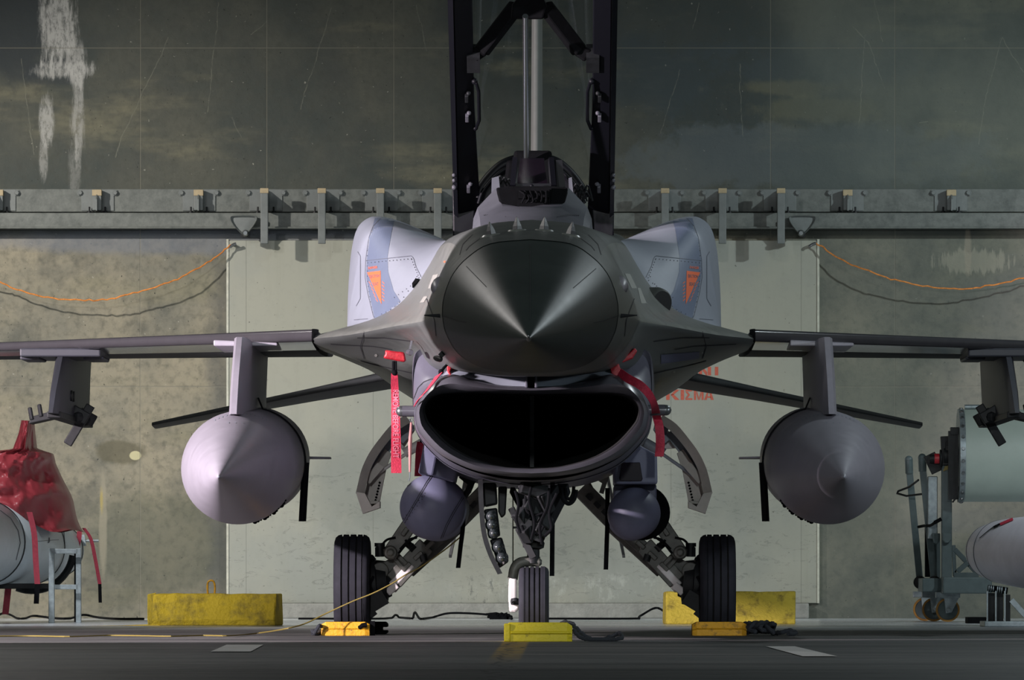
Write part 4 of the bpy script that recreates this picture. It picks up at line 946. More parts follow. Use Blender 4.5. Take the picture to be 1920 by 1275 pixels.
# nose gear
NX = P(1001, 0, 42).x
tyre(NX, 42 - DM, .2185, .2195, .178, (-.055, -.025, .005, .035, .06), jet, 1)
N_ = lambda x, y, D=42.0: P(x, y, D)
mb = MB(); mb.lathe(N_(999, 905), N_(1001, 1000), [(0, .05), (.3, .05), (.32, .062), (.5, .062), (.52, .052), (.75, .055), (.8, .075), (.88, .075), (.9, .06), (1, .06)], 20)
mb.lathe(N_(1001, 995), N_(1000, 1030), [(0, .055), (.1, .064), (.3, .058), (.4, .068), (.55, .06), (.65, .066), (.9, .062), (1, .04)], 20)
mb.bar(N_(975, 985, 41.9), N_(1018, 1002, 41.9), .09, .1); mb.bar(N_(980, 1012, 41.92), N_(1020, 985, 41.92), .06, .06)
build('nose_strut', mb, M['geard'], jet, smooth=35)
mb = MB(); mb.cyl(N_(1000, 1015), N_(1000, 1056), .037, 18); build('oleo_piston', mb, M['geard'], jet)
mb = MB()
pth = spline([N_(1012, 1054), N_(995, 1052), (N_(975, 1055)), N_(965, 1066), N_(961, 1086)], 6); mb.tube(pth, .03, 12); mb.lathe(N_(1016, 1054), N_(1008, 1054), [(0, .012), (.4, .022), (1, .022)], 12)
fork = build('wheel_fork', mb, M['gear'], jet, smooth=60)
mb = MB(); mb.ppx([(954, 1084), (969, 1084), (969, 1122), (974, 1130), (974, 1142), (966, 1148), (955, 1148), (953, 1120)], 41.95, .1); build('fork_leg', mb, M['white'], fork, smooth=0, bevel=.012)
mb = MB(); mb.cyl(N_(960, 1128, 41.93), N_(1001, 1128, 42.0), .02, 14); mb.cyl(N_(966, 1124, 41.93), N_(966, 1130, 41.92), .022, 12); build('nose_axle', mb, M['geard'], fork)
mb = MB(); mb.bar(N_(960, 918, 42.3), N_(984, 962, 42.1), .03, .04); mb.bar(N_(968, 925, 42.3), N_(990, 970, 42.1), .018, .03); mb.bar(N_(1058, 915, 42.4), N_(1022, 985, 42.1), .07, .07); mb.bar(N_(1044, 915, 42.3), N_(1012, 962, 42.1), .03, .05); mb.bar(N_(1000, 910, 42.2), N_(1000, 940, 42.2), .18, .1)
mb.bar(N_(958, 952, 42.0), N_(978, 990, 42.0), .04, .04); mb.bar(N_(964, 962, 41.95), N_(976, 975, 41.95), .03, .06)
build('drag_brace', mb, M['geard'], jet, smooth=0, bevel=.006)
mb = MB(); mb.tube(spline([N_(1052, 915), N_(1056, 935), N_(1066, 944), N_(1076, 936), N_(1080, 918)], 6), .014, 8); build('hydraulic_hose', mb, M['strap'], jet); mb = MB(); mb.tube(spline([N_(1060, 915), N_(1062, 930), N_(1068, 936), N_(1074, 926), N_(1076, 912)], 6), .01, 8); build('hydraulic_hose', mb, M['strap'], jet)
for pts in ([(985, 930), (988, 958), (1004, 966), (1018, 962)], [(978, 985), (984, 1000), (994, 1010)], [(1022, 980), (1014, 996), (1004, 1004)]): mb = MB(); mb.tube(spline([N_(x, y, 41.85) for x, y in pts], 6), .008, 7); build('hydraulic_hose', mb, M['strap'], jet)
mb = MB(); mb.bar(N_(972, 990, 41.95), N_(1000, 1046, 41.93), .02, .04); mb.bar(N_(1022, 990, 41.95), N_(1014, 1022, 41.93), .02, .04); mb.box((N_(962, 0).x, 42 - DM, N_(0, 991).z), (N_(976, 0).x, 42.1 - DM, N_(0, 987).z)); build('torque_link', mb, M['geard'], jet, smooth=0)
for x0, y0, x1, y1, w in ((976, 912, 1024, 926, .07), (986, 940, 1012, 958, .05), (1018, 925, 1030, 962, .05), (972, 958, 986, 978, .06), (1014, 972, 1030, 984, .06), (984, 990, 996, 1012, .07), (1006, 984, 1024, 1000, .05)):
    mb = MB(); mb.bar(N_(x0, y0, 41.86), N_(x1, y1, 41.9), w, .08); build('gear_fitting', mb, M['geard'], jet, smooth=0, bevel=.008)
for pts in ([(996, 912), (992, 940), (1002, 980), (996, 1012)], [(1030, 915), (1026, 950), (1012, 985), (1016, 1020)], [(966, 920), (972, 945), (968, 975), (976, 1000)], [(1044, 925), (1030, 960), (1034, 990), (1022, 1005)]):
    mb = MB(); mb.tube(spline([N_(x, y, 41.8) for x, y in pts], 6), .009, 7); build('hydraulic_hose', mb, M['strap'], jet)
# nose gear door with lamps
nd = MB()
oc = spline([(896, 900, 0), (898, 950, 0), (903, 1000, 0), (915, 1040, 0), (933, 1077, 0)], 5); ic = [p + Vector((9, -2, 0)) for p in oc]
nd.grid([[P(p.x, p.y, 41.9) for p in oc], [P(p.x, p.y, 42.9) for p in oc], [P(p.x + 9, p.y - 2, 42.9) for p in oc], [P(p.x + 9, p.y - 2, 41.9) for p in oc], [P(p.x, p.y, 41.9) for p in oc]], False)
door = build('nose_gear_door', nd, M['geard'], jet, smooth=40)
mb = MB(); mb.ppx([(905, 905), (930, 905), (932, 945), (908, 950)], 42.0, .4); mb.ppx([(934, 912), (951, 912), (948, 965), (940, 972), (934, 960)], 42.0, .06); build('door_actuator', mb, M['geard'], door, smooth=0, bevel=.01)
mb = MB(); mb.ppx([(907, 955), (932, 952), (938, 1005), (916, 1010)], 41.95, .12); mb.ppx([(918, 1012), (941, 1007), (954, 1053), (936, 1066)], 41.95, .12); build('lamp_housing', mb, M['black'], door, smooth=0, bevel=.01)
for x, y, r in ((920, 968, .034), (922, 984, .036), (925, 1000, .032), (934, 1026, .036), (941, 1046, .036)):
    mb = MB(); mb.lathe(P(x, y, 41.96), P(x, y, 41.88), [(0, r * 1.1), (.4, r * 1.1), (.45, r), (.8, r * .7), (1, r * .2)], 18); build('landing_lamp', mb, M['lampglass'], door, smooth=60)
# main gear doors: curved shells hanging outboard of the intake
for s in (-1, 1):
    q = lambda pts: pts if s < 0 else [(2 * 1001.5 - x, y) for x, y in pts]
    outer = [(760, 778), (735, 795), (712, 822), (692, 850), (678, 880), (670, 912), (667, 925)]
    inner = [(770, 792), (748, 806), (726, 830), (706, 858), (693, 885), (686, 915), (684, 928)]
    o_ = spline([(x, y, 0) for x, y in q(outer)], 4); i_ = spline([(x, y, 0) for x, y in q(inner)], 4); mb = MB()
    rows_ = [[P(a.x, a.y, 44.9), P(a.x, a.y, 46.3), P(b.x, b.y, 46.3), P(b.x, b.y, 44.95)] for a, b in zip(o_, i_)]
    mb.grid(rows_, True, True, True); mb.ppx(q([(667, 922), (684, 925), (697, 950), (712, 940), (712, 952), (680, 963)]), 44.9, .25)
    door = build('main_gear_door', mb, M['doorp'], jet, smooth=40)
    mb = MB(); mb.ppx(q([(684, 925), (690, 898), (704, 868), (722, 842), (734, 850), (724, 880), (716, 920), (712, 942), (697, 950)]), 45.15, .05)
    for k in range(7): c = q([(712 - k * 1.3, 905 + k * 5.5)])[0]; mb.cyl(P(*c, 45.14), P(*c, 45.16), .008, 8, 1)
    mb.ppx(q([(686, 946), (694, 940), (710, 938), (709, 944)]), 45.05, .1, 0)
    build('door_lower_panel', mb, [M['doorp'], M['blackm']], door, smooth=0, bevel=.004)
    mb = MB(); mb.ppx(q([(752, 806), (776, 796), (778, 806), (756, 842), (732, 840), (722, 838), (738, 818)]), 45.3, .05); build('door_upper_panel', mb, M['white'], door, smooth=0, bevel=.004)
    mb = MB()
    for a, b, w in (((746, 808), (708, 858), .028), ((708, 858), (684, 905), .03), ((750, 806), (774, 796), .02), ((752, 812), (764, 824), .018)): mb.bar(P(*q([a])[0], 45.2), P(*q([b])[0], 45.2), w, .08)
    build('door_rib', mb, M['cft'], door, smooth=0, bevel=.004)
    mb = MB(); mb.bar(P(*q([(714, 872)])[0], 45.05), P(*q([(688, 902)])[0], 45.05), .035, .05); mb.cyl(P(*q([(679, 906)])[0], 44.95), P(*q([(679, 906)])[0], 45.2), .014, 14); build('door_hinge_arm', mb, M['doorp'], door, smooth=0)
    mb = MB(); mb.cyl(P(*q([(760, 852)])[0], 45.1), P(*q([(694, 898)])[0], 45.1), .011, 12); mb.cyl(P(*q([(800, 826)])[0], 45.1), P(*q([(758, 850)])[0], 45.1), .032, 14); build('door_actuator', mb, M['white'] if s < 0 else M['cft'], door, smooth=50)
# ================================================================= STORES UNDER THE JET
def drop_tank(s, lab):
    X = s * 1.807; tip = Vector((X, 41.1 - DM, .954)); r = thing('drop_tank', lab, 'fuel tank', (X, 43.7 - DM, .70), 'underwing drop tanks')
    ax = Vector((0, 1, .0352)); L = 7.0; e = tip + ax * L
    R = .347
    prof = [(0.0, .004), (.01, .012)]
    for i in range(1, 27):
        t = i / 26; prof.append((.02 + 2.58 * t, R * (1.45 * t - .45 * t ** 3.2)))
    mb = MB(); mb.lathe(tip, e, [(d / L, q) for d, q in prof], 56)
    mb.lathe(tip, e, [(d / L, q) for d, q in ((2.6, R), (2.62, R * .992), (2.64, R), (5.0, R), (5.5, R * .96), (6.2, R * .72), (6.8, R * .35), (7.0, .03))], 56, cap=True)
    bv = mb.bvh(); cx, cy = (451, 877) if s < 0 else (1553, 877)
    for k in range(14):
        a = -PI / 2 + (k - 6.5) * .075; dot_on(mb, bv, cx + 103 * math.cos(a) * 1.0, cy + 101 * math.sin(a), 1.5, 1)
    for dx in (-22, -10, 3): dot_on(mb, bv, cx + dx * -s, cy - 84, 1.3, 1)
    build('shell', mb, [M['tank'], M['cft']], r, smooth=50)
    for sx in (-1, 1):
        mb = MB(); c = tip + ax * 5.6 + Vector((sx * .3, 0, 0)); mb.prism([c + Vector((-.05 * sx, -.2, 0)), c + Vector((sx * .16, .1, 0)), c + Vector((sx * .16, .35, 0)), c + Vector((-.05 * sx, .35, 0))], (0, 0, .012)); build('fin', mb, M['tank'], r, smooth=0)
    mb = MB(); mb.lathe(tip + Vector((0, -.006, 0)), tip + Vector((0, .02, 0)), [(0, .004), (.5, .008), (1, .009)], 12); build('nose_plug', mb, M['cft'], r)
    # sealing patches on the lower inner flank
    mb = MB()
    for k in range(12):
        a = -.62 - k * .062; y = 2.45 + .05 * (k % 3); c = tip + ax * (y + .2) + Vector((-s * math.cos(a) * R, 0, math.sin(a) * R)); mb.ball(c, .008 + .004 * (k % 3), 8, 5)
    build('sealant', mb, M['strap'], r, smooth=0)
drop_tank(-1, 'pinkish lit drop tank hanging under the wing on the left of the picture'); drop_tank(1, 'dark shaded drop tank hanging under the wing on the right of the picture')
for s, nm in ((-1, 'left'), (1, 'right')):
    X = s * 1.807; y = 45.3 - DM; cz = 1.046 + .0352 * 1.6; R = .352
    pth = [Vector((X - s * R * math.cos(a), y, cz + R * math.sin(a))) for a in [PI / 2 - i * (PI / 2) / 14 for i in range(15)]]
    pth = [Vector((X - s * .05, y, cz + R + .06))] + pth[2:] + [pth[-1] + Vector((s * .004 * k, 0, -.075 * k)) for k in range(1, 6)]
    mb = MB(); mb.ribbon(pth, Vector((0, .06, 0)), .008)
    for i in range(len(mb.v)): pass
    mb2 = MB(); mb2.ribbon(pth[-6:], Vector((.024, 0, 0)), .006)
    r = thing('tie_down_strap', 'black webbing strap around the %s drop tank, loose end hanging on its inner side' % ('pinkish left' if s < 0 else 'dark right'), 'strap', (X - s * R, y, .7), 'straps on the drop tanks')
    build('band', mb, M['strap'], r); build('loose_end', mb2, M['strap'], r)
# sensor pods under the intake
r = thing('sensor_pod', 'larger round nosed purple grey pod with diagonal seams hanging left of the nose wheel', 'pod', P(812, 1012, 43), 'pods under the intake')
c0 = P(810, 950, 42.75); rp_ = .2
prof = [(0, .002)] + [(.26 * (1 - math.cos(PI / 2 * i / 10)), rp_ * math.sin(PI / 2 * i / 10)) for i in range(1, 11)] + [(1.9, rp_), (2.2, rp_ * .8), (2.4, rp_ * .4), (2.45, .02)]
mb = MB(); mb.lathe(c0, c0 + Vector((0, 2.45, .0)), [(d / 2.45, q) for d, q in prof], 44)
bv = mb.bvh()
for L in ([(812, 886), (799, 905), (782, 935), (766, 962), (753, 984)], [(815, 887), (802, 906), (785, 936), (769, 963), (756, 986)], [(866, 932), (850, 958), (836, 984), (826, 1010)], [(869, 933), (853, 959), (839, 985), (829, 1010)], [(748, 944), (752, 926), (764, 912), (771, 906)]): line_on(mb, bv, L, 1.2, 1)
for i in range(9): t = i / 8; dot_on(mb, bv, 797 - 46 * t, 925 + 54 * t, 1.1, 1); dot_on(mb, bv, 782 - 36 * t + 14, 930 + 50 * t, .9, 1)
build('pod_body', mb, [M['pod'], M['line']], r, smooth=60)
mb = MB(); y = 43.1
mb.grid([[P(x, yy, y) for x, yy in ((797, 826), (822, 838), (812, 890), (785, 890))], [P(x, yy, y - .06) for x, yy in ((800, 826), (820, 836), (810, 892), (788, 892))]] , True)
mb = MB(); mb.ppx([(795, 828), (822, 840), (812, 892), (784, 888)], 42.7, .9); mb.ppx([(816, 836), (860, 868), (852, 905), (808, 892)], 42.85, .8)
build('pod_adapter', mb, M['pod'], r, smooth=0, bevel=.012)
mb = MB(); mb.tube(spline([P(868, 935, 44), P(878, 920, 44), P(884, 905, 44), P(886, 890, 44)], 4), .02, 8); mb.bar(P(872, 905, 44), P(884, 890, 44), .05, .1); build('pod_cable', mb, M['geard'], r)
r = thing('sensor_pod', 'smaller ball nosed pod below a window box, hanging right of the nose wheel', 'pod', P(1190, 1010, 43), 'pods under the intake')
c0 = P(1190, 962, 42.72); rp_ = .158
prof = [(0, .002)] + [(.17 * (1 - math.cos(PI / 2 * i / 10)), rp_ * math.sin(PI / 2 * i / 10)) for i in range(1, 11)] + [(1.7, rp_), (2.0, rp_ * .6), (2.1, .02)]
mb = MB(); mb.lathe(c0, c0 + Vector((0, 2.1, 0)), [(d / 2.1, q) for d, q in prof], 44); build('pod_body', mb, M['pod'], r, smooth=60)
mb = MB(); mb.ppx([(1196, 833), (1232, 852), (1233, 908), (1152, 908), (1151, 870)], 42.78, 1.2); box_ = build('window_box', mb, M['pod'], r, smooth=0, bevel=.015)
mb = MB(); mb.ppx([(1166, 867), (1200, 867), (1205, 898), (1203, 902), (1163, 902), (1161, 898)], 42.765, .03); build('window_pane', mb, M['hud'], box_, smooth=0, bevel=.004)
mb = MB(); mb.ppx([(1152, 908), (1231, 908), (1231, 940), (1220, 930), (1190, 916), (1160, 930), (1150, 945)], 43.0, 1.0); build('pod_neck', mb, M['pod'], r, smooth=0, bevel=.01)
mb = MB(); cc = c0 + Vector((.0, .75, .01)); cc.x += .055; mb.lathe(cc, cc + Vector((0, .1, 0)), [(0, .12), (0, .17), (1, .17), (1, .12)], 36); build('collar', mb, M['blackm'], r, smooth=30)
# ================================================================= RED STREAMERS AND COVERS
r = thing('warning_streamer', 'red cover on the left strake with long red lettered streamer hanging straight down', 'streamer', P(742, 887, 42.6), 'red warning streamers')
D = 42.6
mb = MB(); mb.ppx([(722, 656), (740, 658.5), (758, 660), (761, 675), (759, 679), (745, 676.5), (722, 672), (718, 671), (722, 664)], D - .03, .07)
build('cover', mb, M['redv'], r, smooth=30, bevel=.012)
mb = MB(); mb.tube([P(738, 677, D), P(737.5, 695, D), P(738, 700, D)], .009, 8); mb.tube([P(742, 677, D), P(742.5, 695, D), P(741, 704, D)], .007, 8); mb.ball(P(740, 699, D), .018); build('cord', mb, M['strap'], r)
mb = MB(); pth = spline([P(739.5, 700, D), P(740, 720, D - .01), P(741, 750, D - .015), P(742, 790, D + .0), P(742.5, 830, D + .01), P(743, 887, D)], 6)
mb.ribbon(pth, lambda t: Vector((.019 + .012 * t, .006 * math.sin(t * 9), 0)), .004)
bv = mb.bvh(); text_on(mb, bv, 'REMOVE BEFORE FLIGHT', 742, 795, 128, 11, PI / 2, 1, .003)
build('streamer', mb, [M['red'], M['letter']], r, smooth=60)
r = thing('warning_streamer', 'short red streamer tied to a plug left of the nose, lying along the intake corner', 'streamer', P(815, 757, 41.7), 'red warning streamers')
mb = MB(); mb.ppx([(838, 676), (843, 678), (842, 684), (847, 690), (844, 697), (848, 704), (843, 706), (838, 694)], 41.5, .05); mb.ppx([(842, 678), (855, 684), (857, 700), (847, 706)], 41.53, .15); build('plug', mb, M['redv'], r, smooth=0, bevel=.006)
mb = MB(); mb.tube([P(838, 684, 41.48), P(832, 690, 41.45), P(824, 702, 41.42)], .008, 8); mb.ball(P(827, 697, 41.43), .016); build('cord', mb, M['strap'], r)
mb = MB(); pth = spline([P(823, 702, 41.4), P(812, 717, 41.36), P(799, 734, 41.32), P(786, 748, 41.32), P(778, 760, 41.4)], 6); mb.ribbon(pth, lambda t: Vector((.022 * (1 - .7 * t), -.004, .014 * (1 - .5 * t))), .004); build('streamer', mb, M['red'], r, smooth=60)
r = thing('warning_streamer', 'dark red streamer from the plug right of the nose, hanging below the right intake light', 'streamer', P(1240, 857, 42.2), 'red warning streamers')
mb = MB(); mb.ppx([(1142, 684), (1152, 678), (1158, 676), (1165, 695), (1170, 708), (1160, 710), (1146, 700)], 41.5, .12); mb.ppx([(1160, 672), (1178, 664), (1190, 652), (1195, 658), (1186, 672), (1166, 680)], 41.6, .12); build('plug', mb, M['redv'], r, smooth=0, bevel=.006)
mb = MB(); pth = spline([P(1161, 698, 41.45), P(1178, 710, 41.35), P(1200, 722, 41.3), P(1216, 738, 41.32), P(1226, 757, 41.5), P(1231, 780, 42.08), P(1236, 800, 42.1), P(1238, 830, 42.1), P(1236, 856, 42.1)], 6)
mb.ribbon(pth, lambda t: Vector((.012, -.004, .022)).lerp(Vector((.026, .008 * math.sin(t * 12), 0)), max(0, min(1, (t - .45) / .15))), .004); build('streamer', mb, M['red'], r, smooth=60)
r = thing('warning_streamer', 'narrow maroon streamer hanging behind the left pod mount', 'streamer', P(784, 893, 44.2), 'red warning streamers')
mb = MB(); mb.ribbon(spline([P(789, 828, 44.2), P(786, 850, 44.2), P(784, 893, 44.2)], 5), Vector((.022, .008, 0)), .004); build('streamer', mb, M['red'], r)
mb = MB(); mb.tube([P(790, 815, 44.2), P(789, 830, 44.2)], .006, 6); build('cord', mb, M['strap'], r)
r = thing('safety_pin_pouch', 'thin pinkish rod shaped pouch hanging from a ring under the left intake light', 'safety pin', P(767, 900, 41.9))
mb = MB(); mb.tube([P(771, 792, 41.9), P(769, 830, 41.9), P(768.5, 885, 41.9)], lambda t: .006 + .006 * math.sin(PI * min(1, t * 1.1)), 8); build('pouch', mb, mat('pink canvas', (170, 120, 118), .8), r)
mb = MB(); mb.tube(spline([P(771 + 3 * math.cos(a), 787 + 3 * math.sin(a), 41.9) for a in [k * PI / 4 for k in range(8)]], 2, True), .003, 6); mb.tube([P(768.5, 884, 41.9), P(768, 896, 41.9), P(766, 902, 41.9)], .004, 6); build('ring', mb, M['steel'], r)
for k, (x0, y0, x1, y1, D, lab) in enumerate(((868, 985, 859, 1065, 43.6, 'black strap hanging down below the left pod'), (1036, 960, 1035, 1080, 42.3, 'black strap hanging beside the nose gear strut on its right'), (1139, 975, 1136, 1068, 43.6, 'black strap hanging beside the right pod'))):
    mb = MB(); mb.ribbon(spline([P(x0, y0 - 60, D), P(x0, y0, D), P((x0 + x1) / 2, (y0 + y1) / 2, D), P(x1, y1, D)], 5), Vector((.0135, .004, 0)), .004)
    o = build('hanging_strap', mb, M['strap']); tag(o, lab, 'strap', 'black straps under the belly')
# ================================================================= CHOCKS, ROPES, CABLES
def chock(nm, lab, x0, x1, D, D1, ztop, m, group):
    X0, X1 = P(x0, 0, D).x, P(x1, 0, D).x
    r = thing('wheel_chock', lab, 'wheel chock', ((X0 + X1) / 2, (D + D1) / 2 - DM, 0), group)
    a = D - DM; b = D1 - DM; e = .03
    sec = [(a, .0), (a, ztop * .46), (a - .008, ztop * .5), (a, ztop * .54), (a + .012, ztop), (a + (b - a) * .45, ztop), (b, ztop * .25), (b, 0)]
    rows_ = []
    for X, f in ((X0, .82), (X0 + e, 1), (X1 - e, 1), (X1, .82)): rows_.append([Vector((X, a + (b - a) * .35 + (y - a - (b - a) * .35) * (f if f == 1 else .93), z * f if f < 1 else z)) for y, z in sec])
    mb = MB(); mb.grid(rows_, True, True, True); build('wedge', mb, m, r, smooth=0, bevel=.005)
    return r
r = chock('c', 'worn orange yellow chock in front of the left main wheel', 602, 693, 45.24, 45.72, .088, M['chock'], 'yellow wheel chocks')
X = P(681, 0, 45.2).x
mb = MB(); mb.tube([P(674, 1177, 45.24), P(680, 1172, 45.22), P(688, 1171, 45.22)], .014, 8); mb.bar(P(694, 1179, 45.3), P(703, 1179, 45.3), .03, .1); build('handle_slot', mb, M['blackm'], r, smooth=0)
mb = MB(); mb.tube(spline([P(604, 1176, 45.3), P(599, 1173, 45.2), P(594, 1180, 45.2), P(590, 1188, 45.2), P(596, 1189, 45.25)], 5), .012, 8); build('rope_loop', mb, M['rope'], r)
r = chock('c', 'bright yellow chock in front of the nose wheel', 945, 1073, 41.29, 41.78, .11, M['chockn'], 'yellow wheel chocks')
mb = MB(); mb.box((P(945, 0, 41.3).x, 41.28 - DM, 0), (P(957, 0, 41.3).x, 41.5 - DM, .104)); mb.box((P(957, 0, 41.3).x, 41.275 - DM, .045), (P(1070, 0, 41.3).x, 41.3 - DM, .06)); build('end_cap', mb, M['chockn'], r, smooth=0, bevel=.006)
r = chock('c', 'worn ochre chock in front of the right main wheel', 1298, 1400, 45.24, 45.72, .088, M['chock'], 'yellow wheel chocks')
r = thing('wheel_chock', 'black rear chock half hidden beside the left main wheel', 'wheel chock', P(708, 1189, 46.4))
mb = MB(); mb.ppx([(692, 1166), (722, 1166), (726, 1170), (726, 1176), (716, 1176), (716, 1182), (726, 1182), (726, 1187), (722, 1189), (690, 1189)], 46.34, .35); build('wedge', mb, M['blackm'], r, smooth=0, bevel=.006)
def rope(name, lab, px, D0, rad=.016, grp=None, m='rope', wob=.0):
    q = spline(px, 6); q = [Vector((p.x + random.uniform(-wob, wob), p.y, max(rad, p.z + random.uniform(-wob, wob)))) for p in q]
    mb = MB(); mb.tube(q, rad, 8); o = build(name, mb, M[m]); return tag(o, lab, 'rope' if m == 'rope' else 'cable', grp)
rope('rope', 'dark doubled rope looping from the nose chock onto the floor', [P(1052, 1170, 41.5), P(1062, 1166, 41.5), P(1075, 1172, 41.5), P(1088, 1186, 41.5), P(1105, 1197, 41.5), P(1130, 1199, 41.5), P(1150, 1192, 41.5), P(1162, 1188, 41.5), P(1166, 1196, 41.4), P(1140, 1201, 41.4), P(1110, 1201, 41.4), P(1085, 1192, 41.4), P(1074, 1180, 41.4)], 41, .012, wob=.004)
hp = []
random.seed(3)
for k in range(34):
    t = k / 33; hp.append(P(1402 + 46 * t + 10 * math.sin(k * 2.1), 1178 + 9 * math.cos(k * 1.7) - 3 * math.sin(PI * t), 45.3 + .12 * math.sin(k * 1.3)))
hp += [P(1450, 1187, 45.3), P(1465, 1186, 45.2), P(1480, 1182, 45.2), P(1492, 1187, 45.2), P(1478, 1190, 45.1)]
rope('rope', 'heap of dark rope beside the right main wheel chock', hp, 45, .014, wob=.004)
hp = []
for k in range(16): hp.append(P(586 + 14 * (k / 15) + 3 * math.sin(k * 2.3), 1186 + 4 * math.cos(k * 1.9), 45.4 + .06 * math.sin(k)))
rope('rope', 'short bunch of dark rope at the left end of the left chock', hp, 45, .011, wob=.003)
# yellow grounding cord
pts = [P(868, 1003, 45.0), P(835, 1030, 45.0), P(790, 1062, 45.05), P(760, 1078, 45.1), P(735, 1094, 45.1), P(700, 1112, 45.1), P(660, 1128, 45.1), P(610, 1151, 45.1), P(570, 1170, 45.0), P(530, 1180, 44.9)]
fl = [G(480, 1190.5), G(430, 1195), G(380, 1194.5), G(320, 1196), G(260, 1195), G(200, 1194.5), G(130, 1196.5), G(60, 1195.5), G(-20, 1196)]
q = spline(pts + [p + Vector((0, 0, .01)) for p in fl], 8); mb = MB(); mb.tube(q, .0045, 7)
o = build('grounding_cord', mb, M['ycord']); tag(o, 'thin yellow cord running from the left main gear across the floor', 'cord')
for lab, pts in (('thin black cable along the wall base between left and nose wheels', [G(560, 1162.5), G(700, 1162.8), G(730, 1161.5), P(742, 1153, 62.2), P(752, 1160, 62.2), G(772, 1162), P(778, 1148, 62.4), G(790, 1163), P(810, 1158, 62.2), P(840, 1150, 62.2), P(880, 1150, 62.2), P(920, 1153, 62.2), P(950, 1157, 62.2), G(960, 1162.5)]),
                 ('thin black cable lying along the wall base at the far left behind the stand', [G(-20, 1163), P(5, 1150, 62.3), P(20, 1153, 62.3), G(40, 1162.5), P(60, 1155, 62.4), P(85, 1157, 62.4), G(120, 1162.5), P(155, 1153, 62.4), P(180, 1157, 62.4), G(220, 1163), G(270, 1163)]),
                 ('thin black cable curving up beside the right yellow concrete block', [G(1010, 1162.5), G(1180, 1162.6), P(1200, 1155, 62.2), P(1225, 1141, 62.2), P(1240, 1143, 62.2), G(1262, 1162.5)])):
    q = [Vector((p.x, p.y, max(.012, p.z))) for p in spline(pts, 6)]
    mb = MB(); mb.tube(q, .01, 6); o = build('floor_cable', mb, M['strap']); tag(o, lab, 'cable', 'black cables by the wall')
mb = MB()
random.seed(5)
for k in range(9): mb.tube([P(912 + k * 3, 1152 + (k * 5) % 8, 61.8), P(930 + k * 3.5, 1150 + (k * 3) % 9, 61.7), P(952 + (k * 7) % 14, 1156 + k % 5, 61.8)], .012, 6)
mb.box((P(918, 0, 61.8).x, 15.7, 0), (P(950, 0, 61.8).x, 15.85, .05))
o = build('cable_bundle', mb, M['strap'], smooth=0); tag(o, 'dark bundled cable end on the floor behind the nose wheel', 'cable bundle')
# ================================================================= CONCRETE BLOCKS
def cblock(lab, x0, x1, ztop, D, m, loop, bev):
    X0, X1 = P(x0, 0, D).x, P(x1, 0, D).x; L = X1 - X0
    r = thing('concrete_block', lab, 'concrete block', ((X0 + X1) / 2, D + .25 - DM, 0), 'yellow concrete blocks')
    sec = [(0, .0), (-.005, .045), (.09, ztop), (.38, ztop), (.46, .05), (.46, 0)]
    rows_ = []; N = 18
    for i in range(N + 1):
        t = i / N; X = X0 + L * t; f = 0
        row = []
        for j, (y, z) in enumerate(sec):
            dx = 0
            if i == 0: dx = bev * max(0, 1 - y / .38)
            if i == N: dx = -bev * .4 * max(0, 1 - y / .38)
            row.append(Vector((X + dx + random.uniform(-1, 1) * .004, D - DM + y + random.uniform(-1, 1) * .006, max(0, z + random.uniform(-1, 1) * .005 * (z > 0)))))
        rows_.append(row)
    mb = MB(); mb.grid(rows_, True, True, True); build('slab', mb, m, r, smooth=0, bevel=.01)
    if loop:
        x = (x0 + x1) / 2; mb = MB(); mb.tube(spline([P(390, 1118, D + .2), P(389, 1096, D + .2), P(393, 1089, D + .2), P(400, 1090, D + .2), P(403, 1100, D + .2), P(402, 1118, D + .2)], 5), .0075, 8); build('lifting_loop', mb, M['chock'], r)
    return r
cblock('yellow green painted concrete block with wire lifting loop on the floor at left', 270, 526, .243, 54.2, M['block'], True, .11)
cblock('pale yellow chipped concrete block behind the right main wheel', 1244, 1494, .255, 55.7, M['block2'], False, .02)
# ================================================================= LEFT: COVERED TANK ON A STAND
r = thing('stored_tank', 'pale blue white tank lying on a metal stand under a red plastic cover at left', 'tank', P(60, 1100, 58))
A = P(-130, 1006, 55.3); B = P(116, 1033, 60.0); LL = (B - A).length
mb = MB(); mb.lathe(A, B, [(-.09, .01), (-.085, .09), (-.065, .19), (-.035, .27), (0, .322), (.03, .335), (.38, .338), (.383, .330), (.386, .338), (.55, .332), (.70, .315), (.72, .31), (.725, .30), (.73, .308), (.86, .265), (.955, .22), (.96, .21), (.965, .22), (1, .19)], 48)
bv = mb.bvh(); line_on(mb, bv, [(0, 957), (20, 972), (34, 995), (38, 1018), (30, 1050)], 1.2, 1); line_on(mb, bv, [(92, 1008), (92, 1016), (90, 1018)], 2, 1); line_on(mb, bv, [(119, 990), (121, 1020)], 1.5, 1); line_on(mb, bv, [(70, 1015), (110, 1012)], .8, 1)
build('tank_shell', mb, [M['wtank'], M['lined']], r, smooth=50)
for t, rr_ in ((.384, .3405), (.725, .311), (.96, .222)): mb = MB(); c = A.lerp(B, t); d = (B - A).normalized(); mb.lathe(c - d * .012, c + d * .012, [(0, rr_), (.5, rr_ + .005), (1, rr_)], 48, cap=False); build('clamp_band', mb, M['geard'], r, smooth=60)
mb = MB(); mb.cyl(P(152, 1014, 60), P(185, 1014, 60), .012, 8); mb.bar(P(153, 1003, 60), P(156, 1024, 60), .05, .04); build('end_fitting', mb, M['galv'], r)
